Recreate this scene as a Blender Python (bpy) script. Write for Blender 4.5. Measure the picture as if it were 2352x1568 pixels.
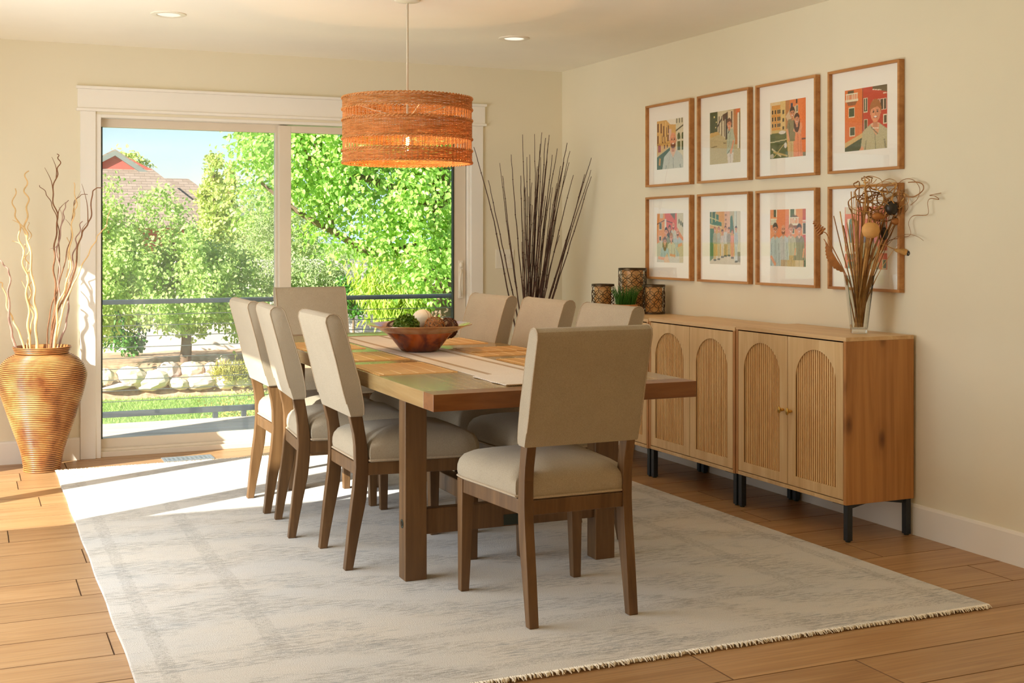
import bpy, math, random
import numpy as np
from mathutils import Vector, Matrix, Euler
random.seed(11)
RNG = np.random.default_rng(11)
S = bpy.context.scene
COL = S.collection
PI = math.pi
for _o in list(bpy.data.objects):
    bpy.data.objects.remove(_o)

# ------------------------------------------------------------------ camera, sky, sun, exposure
cd = bpy.data.cameras.new('camera')
cd.sensor_width = 36.0
cd.sensor_fit = 'HORIZONTAL'
cd.lens = 2876.0 / 2352.0 * 36.0
cd.shift_y = -0.1003
cd.clip_end = 3000
cam = bpy.data.objects.new('camera', cd)
cam.location = (0, 0, 1.295)
cam.rotation_euler = (PI / 2, 0, -0.4114)
COL.objects.link(cam)
S.camera = cam

SUN_EL = math.radians(29.0)
SUN_DIR = Vector((0.888 * math.cos(SUN_EL), 0.459 * math.cos(SUN_EL), -math.sin(SUN_EL)))
W = bpy.data.worlds.new('sky')
S.world = W
W.use_nodes = True
wn = W.node_tree.nodes
wl = W.node_tree.links
sky = wn.new('ShaderNodeTexSky')
sky.sky_type = 'NISHITA'
sky.sun_disc = False
sky.sun_elevation = SUN_EL
sky.sun_rotation = math.radians(242.7)
sky.air_density = 1.0
sky.dust_density = 0.15
sky.ozone_density = 3.0
bg = wn['Background']
bg.inputs['Strength'].default_value = 0.19
wl.new(sky.outputs[0], bg.inputs['Color'])

sl = bpy.data.lights.new('sun', 'SUN')
sl.energy = 14.0
sl.angle = math.radians(0.53)
sl.color = (1.0, 0.95, 0.88)
so = bpy.data.objects.new('sun', sl)
so.rotation_euler = SUN_DIR.to_track_quat('-Z', 'Y').to_euler()
so.location = (-8, -4, 8)
COL.objects.link(so)

def area_light(name, loc, rot, sx, sy, power, color):
    l = bpy.data.lights.new(name, 'AREA')
    l.shape = 'RECTANGLE'
    l.size, l.size_y = sx, sy
    l.energy = power
    l.color = color
    o = bpy.data.objects.new(name, l)
    o.location = loc
    o.rotation_euler = rot
    COL.objects.link(o)
    return o
# added unseen area light at the side wall, boosts daylight from the patio door
area_light('side_fill', (-0.66, 4.75, 1.05), (0, -PI / 2, 0), 1.9, 2.3, 62, (0.90, 0.95, 1.0))
# added unseen warm fill behind the camera, pointing up to brighten the ceiling
area_light('uplight_fill', (1.2, -0.6, 1.15), (PI, 0, 0), 1.4, 1.4, 50, (1.0, 0.77, 0.46))
# added fill angled up at the ceiling, strengthens the bounce off the terrace
area_light('bounce_fill', (-0.64, 5.7, 0.9), (0, -PI / 2 - 0.75, 0), 1.5, 2.2, 14, (1.0, 0.98, 0.95))

S.view_settings.view_transform = 'Standard'
S.view_settings.look = 'None'
S.view_settings.gamma = 1.0
S.view_settings.use_curve_mapping = False
S.view_settings.exposure = 0.0
try:
    S.cycles.use_denoising = True
    S.cycles.max_bounces = 8
    S.cycles.diffuse_bounces = 6
    S.cycles.glossy_bounces = 4
    S.cycles.transmission_bounces = 6
    S.cycles.transparent_max_bounces = 24
    S.cycles.sample_clamp_indirect = 6
except Exception:
    pass

# ------------------------------------------------------------------ mesh helpers
class MB:
    """collects shapes, then links them as one mesh object"""
    def __init__(s):
        s.v, s.f, s.sm = [], [], []
    def add(s, vs, fs, smooth=False):
        o = len(s.v)
        s.v += [tuple(p) for p in vs]
        s.f += [tuple(i + o for i in q) for q in fs]
        s.sm += [smooth] * len(fs)
        return s
    def box(s, x0, x1, y0, y1, z0, z1):
        v = [(x, y, z) for z in (z0, z1) for y in (y0, y1) for x in (x0, x1)]
        return s.add(v, [(0, 2, 3, 1), (4, 5, 7, 6), (0, 1, 5, 4), (2, 6, 7, 3), (0, 4, 6, 2), (1, 3, 7, 5)])
    def frustum(s, b, t):
        """b, t: (x0,x1,y0,y1,z) rectangles"""
        v = [(x, y, r[4]) for r in (b, t) for y in (r[2], r[3]) for x in (r[0], r[1])]
        return s.add(v, [(0, 2, 3, 1), (4, 5, 7, 6), (0, 1, 5, 4), (2, 6, 7, 3), (0, 4, 6, 2), (1, 3, 7, 5)])
    def prism(s, poly, a, b, axis='x', smooth=False):
        """extrude a closed 2-D polygon; axis x: poly is (y,z); y: (x,z); z: (x,y)"""
        n = len(poly)
        def P(p, t):
            return {'x': (t, p[0], p[1]), 'y': (p[0], t, p[1]), 'z': (p[0], p[1], t)}[axis]
        v = [P(p, a) for p in poly] + [P(p, b) for p in poly]
        o = len(s.v)
        s.add(v, [])
        ar = sum(poly[i][0] * poly[(i + 1) % n][1] - poly[(i + 1) % n][0] * poly[i][1] for i in range(n))
        flip = (ar < 0) != (axis == 'y')
        if b < a:
            flip = not flip
        caps = [tuple(reversed(range(n))), tuple(range(n, 2 * n))]
        sides = [(i, (i + 1) % n, n + (i + 1) % n, n + i) for i in range(n)]
        for q in caps + sides:
            q = tuple(i + o for i in q)
            s.f.append(tuple(reversed(q)) if flip else q)
        s.sm += [False, False] + [smooth] * n
        return s
    def tube(s, pts, r, sides=8, closed=False, flat=1.0, caps=True):
        pts = [Vector(p) for p in pts]
        n = len(pts)
        rr = r if isinstance(r, (list, tuple)) else [r] * n
        vs, fs = [], []
        ref = None
        for i, p in enumerate(pts):
            if closed:
                t = pts[(i + 1) % n] - pts[i - 1]
            else:
                t = pts[min(i + 1, n - 1)] - pts[max(i - 1, 0)]
            if t.length < 1e-9:
                t = Vector((0, 0, 1))
            t.normalize()
            if ref is None:
                ref = Vector((0, 0, 1)) if abs(t.z) < 0.9 else Vector((1, 0, 0))
            a = ref - t * ref.dot(t)
            if a.length < 1e-6:
                a = t.orthogonal()
            a.normalize()
            ref = a
            b = t.cross(a)
            for k in range(sides):
                an = 2 * PI * k / sides
                vs.append(p + a * (math.cos(an) * rr[i] * flat) + b * (math.sin(an) * rr[i]))
        m = n if closed else n - 1
        for i in range(m):
            j = (i + 1) % n
            for k in range(sides):
                l = (k + 1) % sides
                fs.append((i * sides + k, i * sides + l, j * sides + l, j * sides + k))
        if caps and not closed:
            fs.append(tuple(reversed(range(sides))))
            fs.append(tuple(range((n - 1) * sides, n * sides)))
        return s.add(vs, fs, True)
    def lathe(s, prof, n=48, c=(0, 0, 0), cap0=True, cap1=True):
        vs, fs = [], []
        m = len(prof)
        for r, z in prof:
            for k in range(n):
                a = 2 * PI * k / n
                vs.append((c[0] + r * math.cos(a), c[1] + r * math.sin(a), c[2] + z))
        for i in range(m - 1):
            for k in range(n):
                l = (k + 1) % n
                fs.append((i * n + k, i * n + l, (i + 1) * n + l, (i + 1) * n + k))
        if cap0:
            fs.append(tuple(reversed(range(n))))
        if cap1:
            fs.append(tuple(range((m - 1) * n, m * n)))
        return s.add(vs, fs, True)
    def ring(s, c, R, r, n=48, sides=6, axis='z'):
        pts = []
        for k in range(n):
            a = 2 * PI * k / n
            u, w = R * math.cos(a), R * math.sin(a)
            pts.append({'z': (c[0] + u, c[1] + w, c[2]), 'y': (c[0] + u, c[1], c[2] + w), 'x': (c[0], c[1] + u, c[2] + w)}[axis])
        return s.tube(pts, r, sides, closed=True)
    def blob(s, c, rx, ry, rz, n=16, m=10, noise=0.0, seed=0, smooth=True):
        rnd = random.Random(seed)
        vs, fs = [(c[0], c[1], c[2] - rz)], []
        for i in range(1, m):
            th = PI * i / m
            for k in range(n):
                a = 2 * PI * k / n
                q = 1 + rnd.uniform(-noise, noise)
                vs.append((c[0] + rx * q * math.sin(th) * math.cos(a), c[1] + ry * q * math.sin(th) * math.sin(a), c[2] - rz * q * math.cos(th)))
        vs.append((c[0], c[1], c[2] + rz))
        for k in range(n):
            fs.append((0, 1 + (k + 1) % n, 1 + k))
        for i in range(m - 2):
            for k in range(n):
                l = (k + 1) % n
                fs.append((1 + i * n + k, 1 + i * n + l, 1 + (i + 1) * n + l, 1 + (i + 1) * n + k))
        t = len(vs) - 1
        b = 1 + (m - 2) * n
        for k in range(n):
            fs.append((b + k, b + (k + 1) % n, t))
        return s.add(vs, fs, smooth)
    def mesh(s, name):
        me = bpy.data.meshes.new(name)
        me.from_pydata(s.v, [], s.f)
        me.polygons.foreach_set('use_smooth', s.sm)
        me.update()
        return me
    def build(s, name, mat, parent=None, bevel=0.0, seg=2, loc=None, rotz=0.0, sharp=40):
        me = s.mesh(name)
        if mat is not None:
            me.materials.append(mat)
        if any(s.sm):
            me.set_sharp_from_angle(angle=math.radians(sharp))
        o = bpy.data.objects.new(name, me)
        COL.objects.link(o)
        if parent is not None:
            o.parent = parent
        if loc is not None:
            o.location = loc
        o.rotation_euler = (0, 0, rotz)
        if bevel > 0:
            b = o.modifiers.new('bevel', 'BEVEL')
            b.width = bevel
            b.segments = seg
            b.limit_method = 'ANGLE'
            b.angle_limit = math.radians(35)
            b.harden_normals = False
        return o

def tag(o, label=None, cat=None, group=None, kind=None):
    if label: o['label'] = label
    if cat: o['category'] = cat
    if group: o['group'] = group
    if kind: o['kind'] = kind
    return o

def empty(name, loc=(0, 0, 0), rotz=0.0, parent=None):
    o = bpy.data.objects.new(name, None)
    o.empty_display_size = 0.1
    o.location = loc
    o.rotation_euler = (0, 0, rotz)
    COL.objects.link(o)
    if parent: o.parent = parent
    return o

def thing(name, label, cat, loc=(0, 0, 0), rotz=0.0, group=None):
    return tag(empty(name, loc, rotz), label, cat, group)

def copy_tree(o, parent=None):
    c = o.copy()
    COL.objects.link(c)
    c.parent = parent
    for ch in list(o.children):
        copy_tree(ch, c)
    return c

def srgb(r, g, b):
    f = lambda c: c / 12.92 if c <= 0.04045 else ((c + 0.055) / 1.055) ** 2.4
    return (f(r / 255), f(g / 255), f(b / 255))

# ------------------------------------------------------------------ materials
class N:
    """tiny node-graph helper"""
    def __init__(s, name):
        s.m = bpy.data.materials.new(name)
        s.m.use_nodes = True
        s.t = s.m.node_tree
        s.n, s.l = s.t.nodes, s.t.links
        s.b = s.n['Principled BSDF']
        s.out = s.n['Material Output']
    def new(s, kind, **kw):
        x = s.n.new(kind)
        for k, v in kw.items():
            if k.startswith('i_'):
                key = k[2:]
                x.inputs[int(key) if key.isdigit() else key.replace('_', ' ')].default_value = v
            else:
                setattr(x, k, v)
        return x
    def link(s, a, b): s.l.new(a, b)
    def coord(s, scale=(1, 1, 1), rnd=False, kind='Object', rot=(0, 0, 0)):
        tc = s.new('ShaderNodeTexCoord')
        v = tc.outputs[kind]
        if rnd:
            oi = s.new('ShaderNodeObjectInfo')
            mu = s.new('ShaderNodeMath', operation='MULTIPLY')
            mu.inputs[1].default_value = 37.0
            s.link(oi.outputs['Random'], mu.inputs[0])
            ad = s.new('ShaderNodeVectorMath', operation='ADD')
            s.link(v, ad.inputs[0]); s.link(mu.outputs[0], ad.inputs[1])
            v = ad.outputs[0]
        mp = s.new('ShaderNodeMapping')
        mp.inputs['Scale'].default_value = scale
        mp.inputs['Rotation'].default_value = rot
        s.link(v, mp.inputs['Vector'])
        return mp.outputs[0]
    def noise(s, vec, scale=5, detail=4, rough=0.55, dist=0.0):
        x = s.new('ShaderNodeTexNoise')
        x.inputs['Scale'].default_value = scale
        x.inputs['Detail'].default_value = detail
        x.inputs['Roughness'].default_value = rough
        x.inputs['Distortion'].default_value = dist
        if vec is not None: s.link(vec, x.inputs['Vector'])
        return x.outputs['Fac']
    def ramp(s, fac, stops):
        x = s.new('ShaderNodeValToRGB')
        e = x.color_ramp.elements
        while len(e) > 1: e.remove(e[-1])
        e[0].position = stops[0][0]; e[0].color = (*stops[0][1], 1)
        for p, c in stops[1:]:
            q = e.new(p); q.color = (*c, 1)
        s.link(fac, x.inputs[0])
        return x.outputs[0]
    def mix(s, fac, a, b, mode='MIX'):
        x = s.new('ShaderNodeMix', data_type='RGBA', blend_type=mode)
        for sock, val in ((x.inputs[0], fac), (x.inputs[6], a), (x.inputs[7], b)):
            if hasattr(val, 'node'): s.link(val, sock)
            elif isinstance(val, (int, float)): sock.default_value = val
            else: sock.default_value = (*val, 1)
        return x.outputs[2]
    def math(s, op, a, b=0.0):
        x = s.new('ShaderNodeMath', operation=op)
        for i, val in enumerate((a, b)):
            if hasattr(val, 'node'): s.link(val, x.inputs[i])
            else: x.inputs[i].default_value = val
        return x.outputs[0]
    def bump(s, h, strength=0.2, dist=0.01):
        x = s.new('ShaderNodeBump')
        x.inputs['Strength'].default_value = strength
        x.inputs['Distance'].default_value = dist
        s.link(h, x.inputs['Height'])
        s.link(x.outputs[0], s.b.inputs['Normal'])
    def set(s, **kw):
        for k, v in kw.items():
            k = {'rough': 'Roughness', 'metal': 'Metallic', 'spec': 'Specular IOR Level', 'col': 'Base Color', 'coat': 'Coat Weight', 'trans': 'Transmission Weight', 'ior': 'IOR', 'sheen': 'Sheen Weight', 'alpha': 'Alpha', 'sss': 'Subsurface Weight'}.get(k, k)
            if hasattr(v, 'node'): s.link(v, s.b.inputs[k])
            elif isinstance(v, tuple): s.b.inputs[k].default_value = (*v, 1)
            else: s.b.inputs[k].default_value = v
        return s

def plain(name, col, rough=0.5, var=0.06, scale=8, metal=0.0, spec=0.5, coat=0.0, bump=0.0, bscale=60):
    g = N(name)
    v = g.coord()
    f = g.noise(v, scale, 3)
    lo = tuple(c * (1 - var) for c in col); hi = tuple(min(1, c * (1 + var)) for c in col)
    g.set(col=g.ramp(f, [(0.3, lo), (0.7, hi)]), rough=rough, metal=metal, spec=spec, coat=coat)
    if bump > 0: g.bump(g.noise(v, bscale, 2), bump, 0.004)
    return g.m

def wood(name, dark, mid, light, axis='y', rough=0.45, scale=1.0, rnd=True, spec=0.4, knots=False, fine=1.0):
    g = N(name)
    st = {'x': (0.6, 9, 9), 'y': (9, 0.6, 9), 'z': (9, 9, 0.6)}[axis]
    v = g.coord(tuple(scale * q for q in st), rnd)
    n1 = g.noise(v, 1.6, 5, 0.6, 1.2)
    col = g.ramp(n1, [(0.25, dark), (0.5, mid), (0.75, light)])
    st2 = {'x': (1.5, 60, 60), 'y': (60, 1.5, 60), 'z': (60, 60, 1.5)}[axis]
    v2 = g.coord(tuple(scale * q for q in st2), rnd)
    n2 = g.noise(v2, 1.2, 4, 0.7)
    col = g.mix(0.35 * fine, col, g.ramp(n2, [(0.35, dark), (0.65, light)]), 'SOFT_LIGHT')
    if knots:
        kv = g.coord({'x': (1.2, 5, 5), 'y': (5, 1.2, 5), 'z': (0.02, 4.2, 1.9)}[axis], rnd, rot=(0, PI / 2, 0))
        vo = g.new('ShaderNodeTexVoronoi', voronoi_dimensions='2D')
        vo.inputs['Scale'].default_value = 1.0
        g.link(kv, vo.inputs['Vector'])
        k = g.ramp(vo.outputs['Distance'], [(0.0, (0.16, 0.11, 0.08)), (0.05, (0.4, 0.32, 0.25)), (0.10, (0.85, 0.8, 0.75)), (0.22, (1, 1, 1))])
        col = g.mix(0.8, col, k, 'MULTIPLY')
    g.set(col=col, rough=rough, spec=spec)
    g.bump(n2, 0.06, 0.002)
    return g.m

def fabric(name, c1, c2, scale=1300.0, rough=0.95):
    g = N(name)
    v = g.coord()
    a = g.new('ShaderNodeTexWave', wave_type='BANDS', bands_direction='DIAGONAL')
    a.inputs['Scale'].default_value = scale / 6.28
    a.inputs['Distortion'].default_value = 1.0
    a.inputs['Detail'].default_value = 1.0
    g.link(v, a.inputs['Vector'])
    n = g.noise(v, 420, 2, 0.6)
    w = g.math('ADD', g.math('MULTIPLY', a.outputs['Fac'], 0.45), g.math('MULTIPLY', n, 0.55))
    big = g.noise(v, 9, 3)
    col = g.ramp(w, [(0.25, c1), (0.7, c2)])
    col = g.mix(0.07, col, g.ramp(big, [(0.35, c1), (0.65, c2)]))
    g.set(col=col, rough=rough, spec=0.1, sheen=0.15)
    g.bump(w, 0.25, 0.002)
    return g.m

M = {}
M['wall'] = plain('wall_paint', srgb(234, 226, 201), 0.85, 0.012, 3, spec=0.15, bump=0.05, bscale=260)
M['ceiling'] = plain('ceiling_paint', srgb(250, 246, 232), 0.9, 0.012, 3, spec=0.1)
M['trim'] = plain('trim_paint', srgb(242, 238, 228), 0.45, 0.012, 3, spec=0.35)
M['vinyl'] = plain('door_vinyl', srgb(226, 214, 194), 0.4, 0.015, 3)
M['gasket'] = plain('dark_gasket', (0.02, 0.03, 0.02), 0.6)
M['subfloor'] = plain('subfloor', (0.10, 0.06, 0.03), 0.8)
M['chair_wood'] = wood('chair_wood', srgb(90, 65, 39), srgb(117, 89, 57), srgb(140, 109, 73), 'z', 0.4)
M['table_wood'] = wood('table_wood', srgb(112, 76, 42), srgb(138, 94, 54), srgb(158, 114, 70), 'x', 0.3)
M['table_top'] = wood('table_top_wood', srgb(142, 118, 80), srgb(162, 138, 96), srgb(178, 156, 114), 'y', 0.22, spec=0.6)
M['fabric'] = fabric('tweed', srgb(138, 125, 104), srgb(198, 184, 160))
M['piping'] = plain('piping', srgb(182, 164, 138), 0.9, 0.1, 200)
M['oak_pale'] = wood('pale_oak', srgb(200, 168, 124), srgb(216, 186, 142), srgb(230, 204, 164), 'z', 0.45)
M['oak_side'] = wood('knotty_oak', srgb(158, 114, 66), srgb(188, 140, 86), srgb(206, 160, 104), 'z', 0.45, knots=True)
M['oak_top'] = wood('oak_top', srgb(200, 166, 124), srgb(216, 184, 142), srgb(230, 202, 162), 'x', 0.4)
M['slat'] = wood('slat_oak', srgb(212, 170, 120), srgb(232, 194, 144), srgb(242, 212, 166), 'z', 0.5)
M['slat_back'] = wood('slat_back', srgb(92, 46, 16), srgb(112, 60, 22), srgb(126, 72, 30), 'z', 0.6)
M['black_steel'] = plain('black_steel', (0.018, 0.024, 0.03), 0.45, 0.2, 40)
M['brass'] = plain('brass', srgb(212, 170, 90), 0.28, 0.06, 20, metal=1.0)
M['frame_wood'] = wood('frame_wood', srgb(164, 116, 66), srgb(190, 142, 88), srgb(206, 162, 108), 'x', 0.45)
M['mat_board'] = plain('mat_board', srgb(246, 242, 232), 0.9, 0.01, 4, spec=0.1)
M['bronze'] = plain('dark_bronze', srgb(84, 68, 46), 0.4, 0.3, 60, metal=0.8)
M['white_plastic'] = plain('white_plastic', srgb(240, 234, 218), 0.35, 0.01)
M['rope'] = plain('pale_rod', srgb(206, 196, 172), 0.5, 0.05)
M['concrete'] = plain('garden_wall_plaster', srgb(220, 214, 204), 0.9, 0.05, 2, spec=0.1, bump=0.1)

def glass_sheet(name, tint=(1, 1, 1), refl=1.0, veil=0.0):
    g = N(name)
    tr = g.new('ShaderNodeBsdfTransparent'); tr.inputs[0].default_value = (*tint, 1)
    gl = g.new('ShaderNodeBsdfGlossy'); gl.inputs['Roughness'].default_value = 0.0
    fr = g.new('ShaderNodeFresnel'); fr.inputs[0].default_value = 1.45
    nz = g.noise(g.coord(), 2.0, 1)
    k = g.math('MULTIPLY', fr.outputs[0], g.math('ADD', g.math('MULTIPLY', nz, 0.1), refl))
    mx = g.new('ShaderNodeMixShader')
    g.link(k, mx.inputs[0]); g.link(tr.outputs[0], mx.inputs[1]); g.link(gl.outputs[0], mx.inputs[2])
    top = mx.outputs[0]
    if veil > 0:      # milky veil mixed into the shader, imitating haze of light on the glass
        df = g.new('ShaderNodeBsdfTranslucent'); df.inputs[0].default_value = (0.95, 0.95, 0.92, 1)
        d2_ = g.new('ShaderNodeBsdfDiffuse'); d2_.inputs[0].default_value = (0.95, 0.95, 0.92, 1)
        m1 = g.new('ShaderNodeMixShader'); m1.inputs[0].default_value = 0.5
        g.link(df.outputs[0], m1.inputs[1]); g.link(d2_.outputs[0], m1.inputs[2])
        m2 = g.new('ShaderNodeMixShader'); m2.inputs[0].default_value = veil
        g.link(top, m2.inputs[1]); g.link(m1.outputs[0], m2.inputs[2]); top = m2.outputs[0]
    g.link(top, g.out.inputs[0])
    return g.m
M['pane'] = glass_sheet('window_glass', (0.97, 0.985, 0.97), 1.0)
M['pane_veiled'] = glass_sheet('veiled_window_glass', (0.98, 0.985, 0.97), 1.2, 0.07)
M['picture_glass'] = glass_sheet('picture_glass', (1, 1, 1), 0.04)

def emit(name, col, strength):
    g = N(name)
    e = g.new('ShaderNodeEmission')
    nz = g.noise(g.coord(), 3, 1)
    g.link(g.ramp(nz, [(0.0, tuple(c * 0.97 for c in col)), (1.0, col)]), e.inputs[0])
    e.inputs[1].default_value = strength
    g.link(e.outputs[0], g.out.inputs[0])
    return g.m

# ------------------------------------------------------------------ room shell
XB0, XB1, YB = -0.70, 3.757, 7.75     # back wall from left wall to the corner
H = 2.44
RS = 0.017                            # the sideboard wall is not quite square to the door wall
RROT = -PI / 2 + RS
def RW(u, d, z=0.0):
    """point u metres along the sideboard wall from the corner, d metres out into the room"""
    return Vector((XB1 + u * RS - d, YB - u - d * RS, z))

def struct(o):
    o['kind'] = 'structure'
    return o

# floor: dark subfloor with separate planks
fl = struct(MB().box(-0.9, 4.4, -3.2, 7.9, -0.12, -0.012).build('floor', M['subfloor']))
g = N('plank_oak')
v = g.coord((0.55, 8, 8), True)
n1 = g.noise(v, 1.7, 6, 0.62, 1.6)
v2 = g.coord((2.0, 70, 10), True)
n2 = g.noise(v2, 1.4, 4, 0.7)
v3 = g.coord((1.1, 16, 4), True)
wv = g.new('ShaderNodeTexWave', wave_type='RINGS')
wv.inputs['Scale'].default_value = 0.9
wv.inputs['Distortion'].default_value = 7.0
wv.inputs['Detail'].default_value = 3.0
wv.inputs['Detail Scale'].default_value = 1.2
g.link(v3, wv.inputs['Vector'])
oi = g.new('ShaderNodeObjectInfo')
base = g.ramp(n1, [(0.25, srgb(166, 134, 98)), (0.5, srgb(190, 159, 120)), (0.8, srgb(206, 179, 144))])
base = g.mix(0.30, base, g.ramp(n2, [(0.35, srgb(150, 104, 58)), (0.65, srgb(226, 190, 140))]), 'SOFT_LIGHT')
base = g.mix(0.22, base, g.ramp(wv.outputs['Fac'], [(0.0, srgb(140, 96, 52)), (0.25, srgb(230, 200, 150)), (1.0, srgb(226, 190, 140))]), 'MULTIPLY')
tint = g.ramp(oi.outputs['Random'], [(0.0, (0.86, 0.84, 0.82)), (1.0, (1.04, 1.02, 1.0))])
base = g.mix(1.0, base, tint, 'MULTIPLY')
g.set(col=base, rough=0.36, spec=0.45)
g.bump(n2, 0.05, 0.002)
M['plank'] = g.m
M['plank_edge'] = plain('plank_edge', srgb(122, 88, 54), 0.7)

PW = 0.24
plank_cache = {}
def plank(x0, x1, y0, mat):
    key = round(x1 - x0, 3)
    if key not in plank_cache:
        w = x1 - x0
        e, q = 0.0018, 0.0011
        mb = MB()
        mb.frustum((q, w - q, q, PW - q, -0.012), (q, w - q, q, PW - q, -0.0014))
        mb.frustum((q, w - q, q, PW - q, -0.0014), (q + e, w - q - e, q + e, PW - q - e, 0.0))
        me = mb.mesh('plank')
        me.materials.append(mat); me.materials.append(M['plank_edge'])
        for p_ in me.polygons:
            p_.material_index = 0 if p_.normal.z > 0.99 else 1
        plank_cache[key] = me
    o = bpy.data.objects.new('plank', plank_cache[key])
    COL.objects.link(o)
    o.parent = fl
    o.location = (x0, y0, 0)
    return o
fixed = {3.59: 3.64, 4.07: 3.425, 3.35: 2.96, 4.79: 0.385, 5.75: 0.17, 6.95: 0.25}
rows = [4.07 + PW * k for k in range(-11, 16)]
for i, y in enumerate(rows):
    y1 = min(PW, 7.83 - y)
    off = fixed.get(round(y, 2), None)
    if off is None:
        off = -0.9 + 1.5 * random.Random(i * 7 + 3).random()
    L = 1.50
    b = off
    while b > -0.9: b -= L
    xs = [-0.9] + [b + L * k for k in range(1, 6) if -0.85 < b + L * k < 4.25] + [4.3]
    for a, c in zip(xs[:-1], xs[1:]):
        plank(a, c, y, M['plank'])

# walls
def wall_with_holes(name, a0, a1, holes, t0, t1, axis):
    """wall between a0..a1 along x or y, thickness t0..t1, with (lo, hi, zlo, zhi) holes"""
    mb = MB()
    def B(lo, hi, z0, z1):
        if hi - lo < 1e-4 or z1 - z0 < 1e-4: return
        if axis == 'x': mb.box(lo, hi, t0, t1, z0, z1)
        else: mb.box(t0, t1, lo, hi, z0, z1)
    c = a0
    for lo, hi, z0, z1 in sorted(holes):
        B(c, lo, -0.012, H)
        B(lo, hi, z1, H)
        B(lo, hi, -0.012, z0)
        c = hi
    B(c, a1, -0.012, H)
    return struct(mb.build(name, M['wall']))
wall_with_holes('wall_back', -0.85, 3.95, [(0.70, 3.08, -0.012, 2.03)], YB, YB + 0.14, 'x')
wall_with_holes('wall_left', -3.15, 7.75, [(4.45, 7.10, -0.012, 2.05)], -0.84, -0.70, 'y')
wf = wall_with_holes('wall_front', -0.85, 4.2, [], -3.15, -3.0, 'x')
wf.data.materials[0] = M['oak_side']
p0, p1 = RW(0, 0), RW(10.9, 0)
q0, q1 = RW(0, -0.14), RW(10.9, -0.14)
struct(MB().prism([(p0.x, p0.y), (p1.x, p1.y), (q1.x, q1.y), (q0.x, q0.y + 0.14)], -0.012, H, 'z').build('wall_right', M['wall']))
struct(MB().box(-0.86, 4.2, -3.16, 7.9, H, H + 0.14).build('ceiling', M['ceiling']))

# baseboards
def bb_profile(h, t):
    return [(0, 0), (t, 0), (t, h - 0.012), (t - 0.004, h - 0.003), (t - 0.008, h), (0, h)]
mb = MB(); mb.prism([(YB - d, z) for d, z in bb_profile(0.132, 0.015)], -0.70, 0.613, 'x'); struct(mb.build('baseboard_left', M['trim']))
mb = MB(); mb.prism([(YB - d, z) for d, z in bb_profile(0.132, 0.015)], 3.166, 3.757, 'x'); struct(mb.build('baseboard_back', M['trim']))
o = MB().prism([(-d, z) for d, z in bb_profile(0.135, 0.013)], 0.0, 10.7, 'x').build('baseboard_right', M['trim'], loc=RW(0, 0), rotz=RROT)
struct(o)

# door trim
tr = struct(empty('trim_1', (0, YB, 0)))
MB().box(0.615, 0.702, -0.018, 0.0, 0, 2.045).build('casing', M['trim'], tr, 0.003)
MB().box(3.078, 3.165, -0.018, 0.0, 0, 2.045).build('casing', M['trim'], tr, 0.003)
MB().box(0.60, 3.178, -0.020, 0.0, 2.062, 2.175).build('frieze_board', M['trim'], tr, 0.002)
MB().box(0.592, 3.186, -0.030, 0.0, 2.045, 2.062).build('bead_strip', M['trim'], tr, 0.003)
MB().box(0.592, 3.186, -0.034, 0.0, 2.175, 2.192).build('cap_strip', M['trim'], tr, 0.003)

# sliding glass door
dr = struct(empty('door_1', (0, YB, 0)))
mb = MB()
mb.box(0.70, 0.733, 0.0, 0.14, 0, 2.03); mb.box(3.062, 3.08, 0.0, 0.14, 0, 2.03)
mb.box(0.733, 3.062, 0.0, 0.14, 2.012, 2.03)
mb.build('jamb', M['trim'], dr, 0.002)
mb = MB(); mb.box(0.733, 3.062, 0.02, 0.14, 0.0, 0.03); mb.box(0.733, 3.062, 0.055, 0.075, 0.03, 0.044); mb.build('sill_track', M['vinyl'], dr, 0.002)
mb = MB()     # fixed sash
mb.box(0.733, 0.742, 0.085, 0.13, 0.03, 2.012); mb.box(1.79, 1.87, 0.085, 0.13, 0.03, 2.012)
mb.box(0.742, 1.79, 0.085, 0.13, 1.963, 2.012); mb.box(0.742, 1.79, 0.085, 0.13, 0.03, 0.10)
fs = mb.build('fixed_sash', M['vinyl'], dr, 0.002)
MB().box(0.742, 0.749, 0.08, 0.135, 0.10, 1.963).build('gasket', M['gasket'], fs)
MB().box(0.744, 1.795, 0.104, 0.110, 0.095, 1.968).build('glass_pane', M['pane_veiled'], fs)
mb = MB()     # sliding sash, inner track
mb.box(1.802, 1.878, 0.03, 0.075, 0.044, 2.005); mb.box(2.972, 3.058, 0.03, 0.075, 0.044, 2.005)
mb.box(1.878, 2.972, 0.03, 0.075, 1.963, 2.005); mb.box(1.878, 2.972, 0.03, 0.075, 0.044, 0.10)
ss = mb.build('sliding_sash', M['vinyl'], dr, 0.002)
MB().box(2.966, 2.973, 0.026, 0.06, 0.10, 1.963).build('gasket', M['gasket'], ss)
MB().box(1.874, 2.976, 0.049, 0.055, 0.096, 1.967).build('glass_pane', M['pane'], ss)
mb = MB()
mb.box(3.005, 3.035, 0.022, 0.03, 0.90, 1.15)
hp = [(3.02, 0.022, 1.085), (3.012, 0.0, 1.08), (2.997, -0.022, 1.05), (2.992, -0.03, 1.0), (2.997, -0.022, 0.955), (3.012, 0.0, 0.925), (3.02, 0.022, 0.92)]
mb.tube(hp, [0.008, 0.009, 0.008, 0.008, 0.008, 0.009, 0.009], 10)
mb.blob((3.02, 0.02, 1.12), 0.012, 0.012, 0.018)
mb.build('door_handle', M['white_plastic'], ss)

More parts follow.
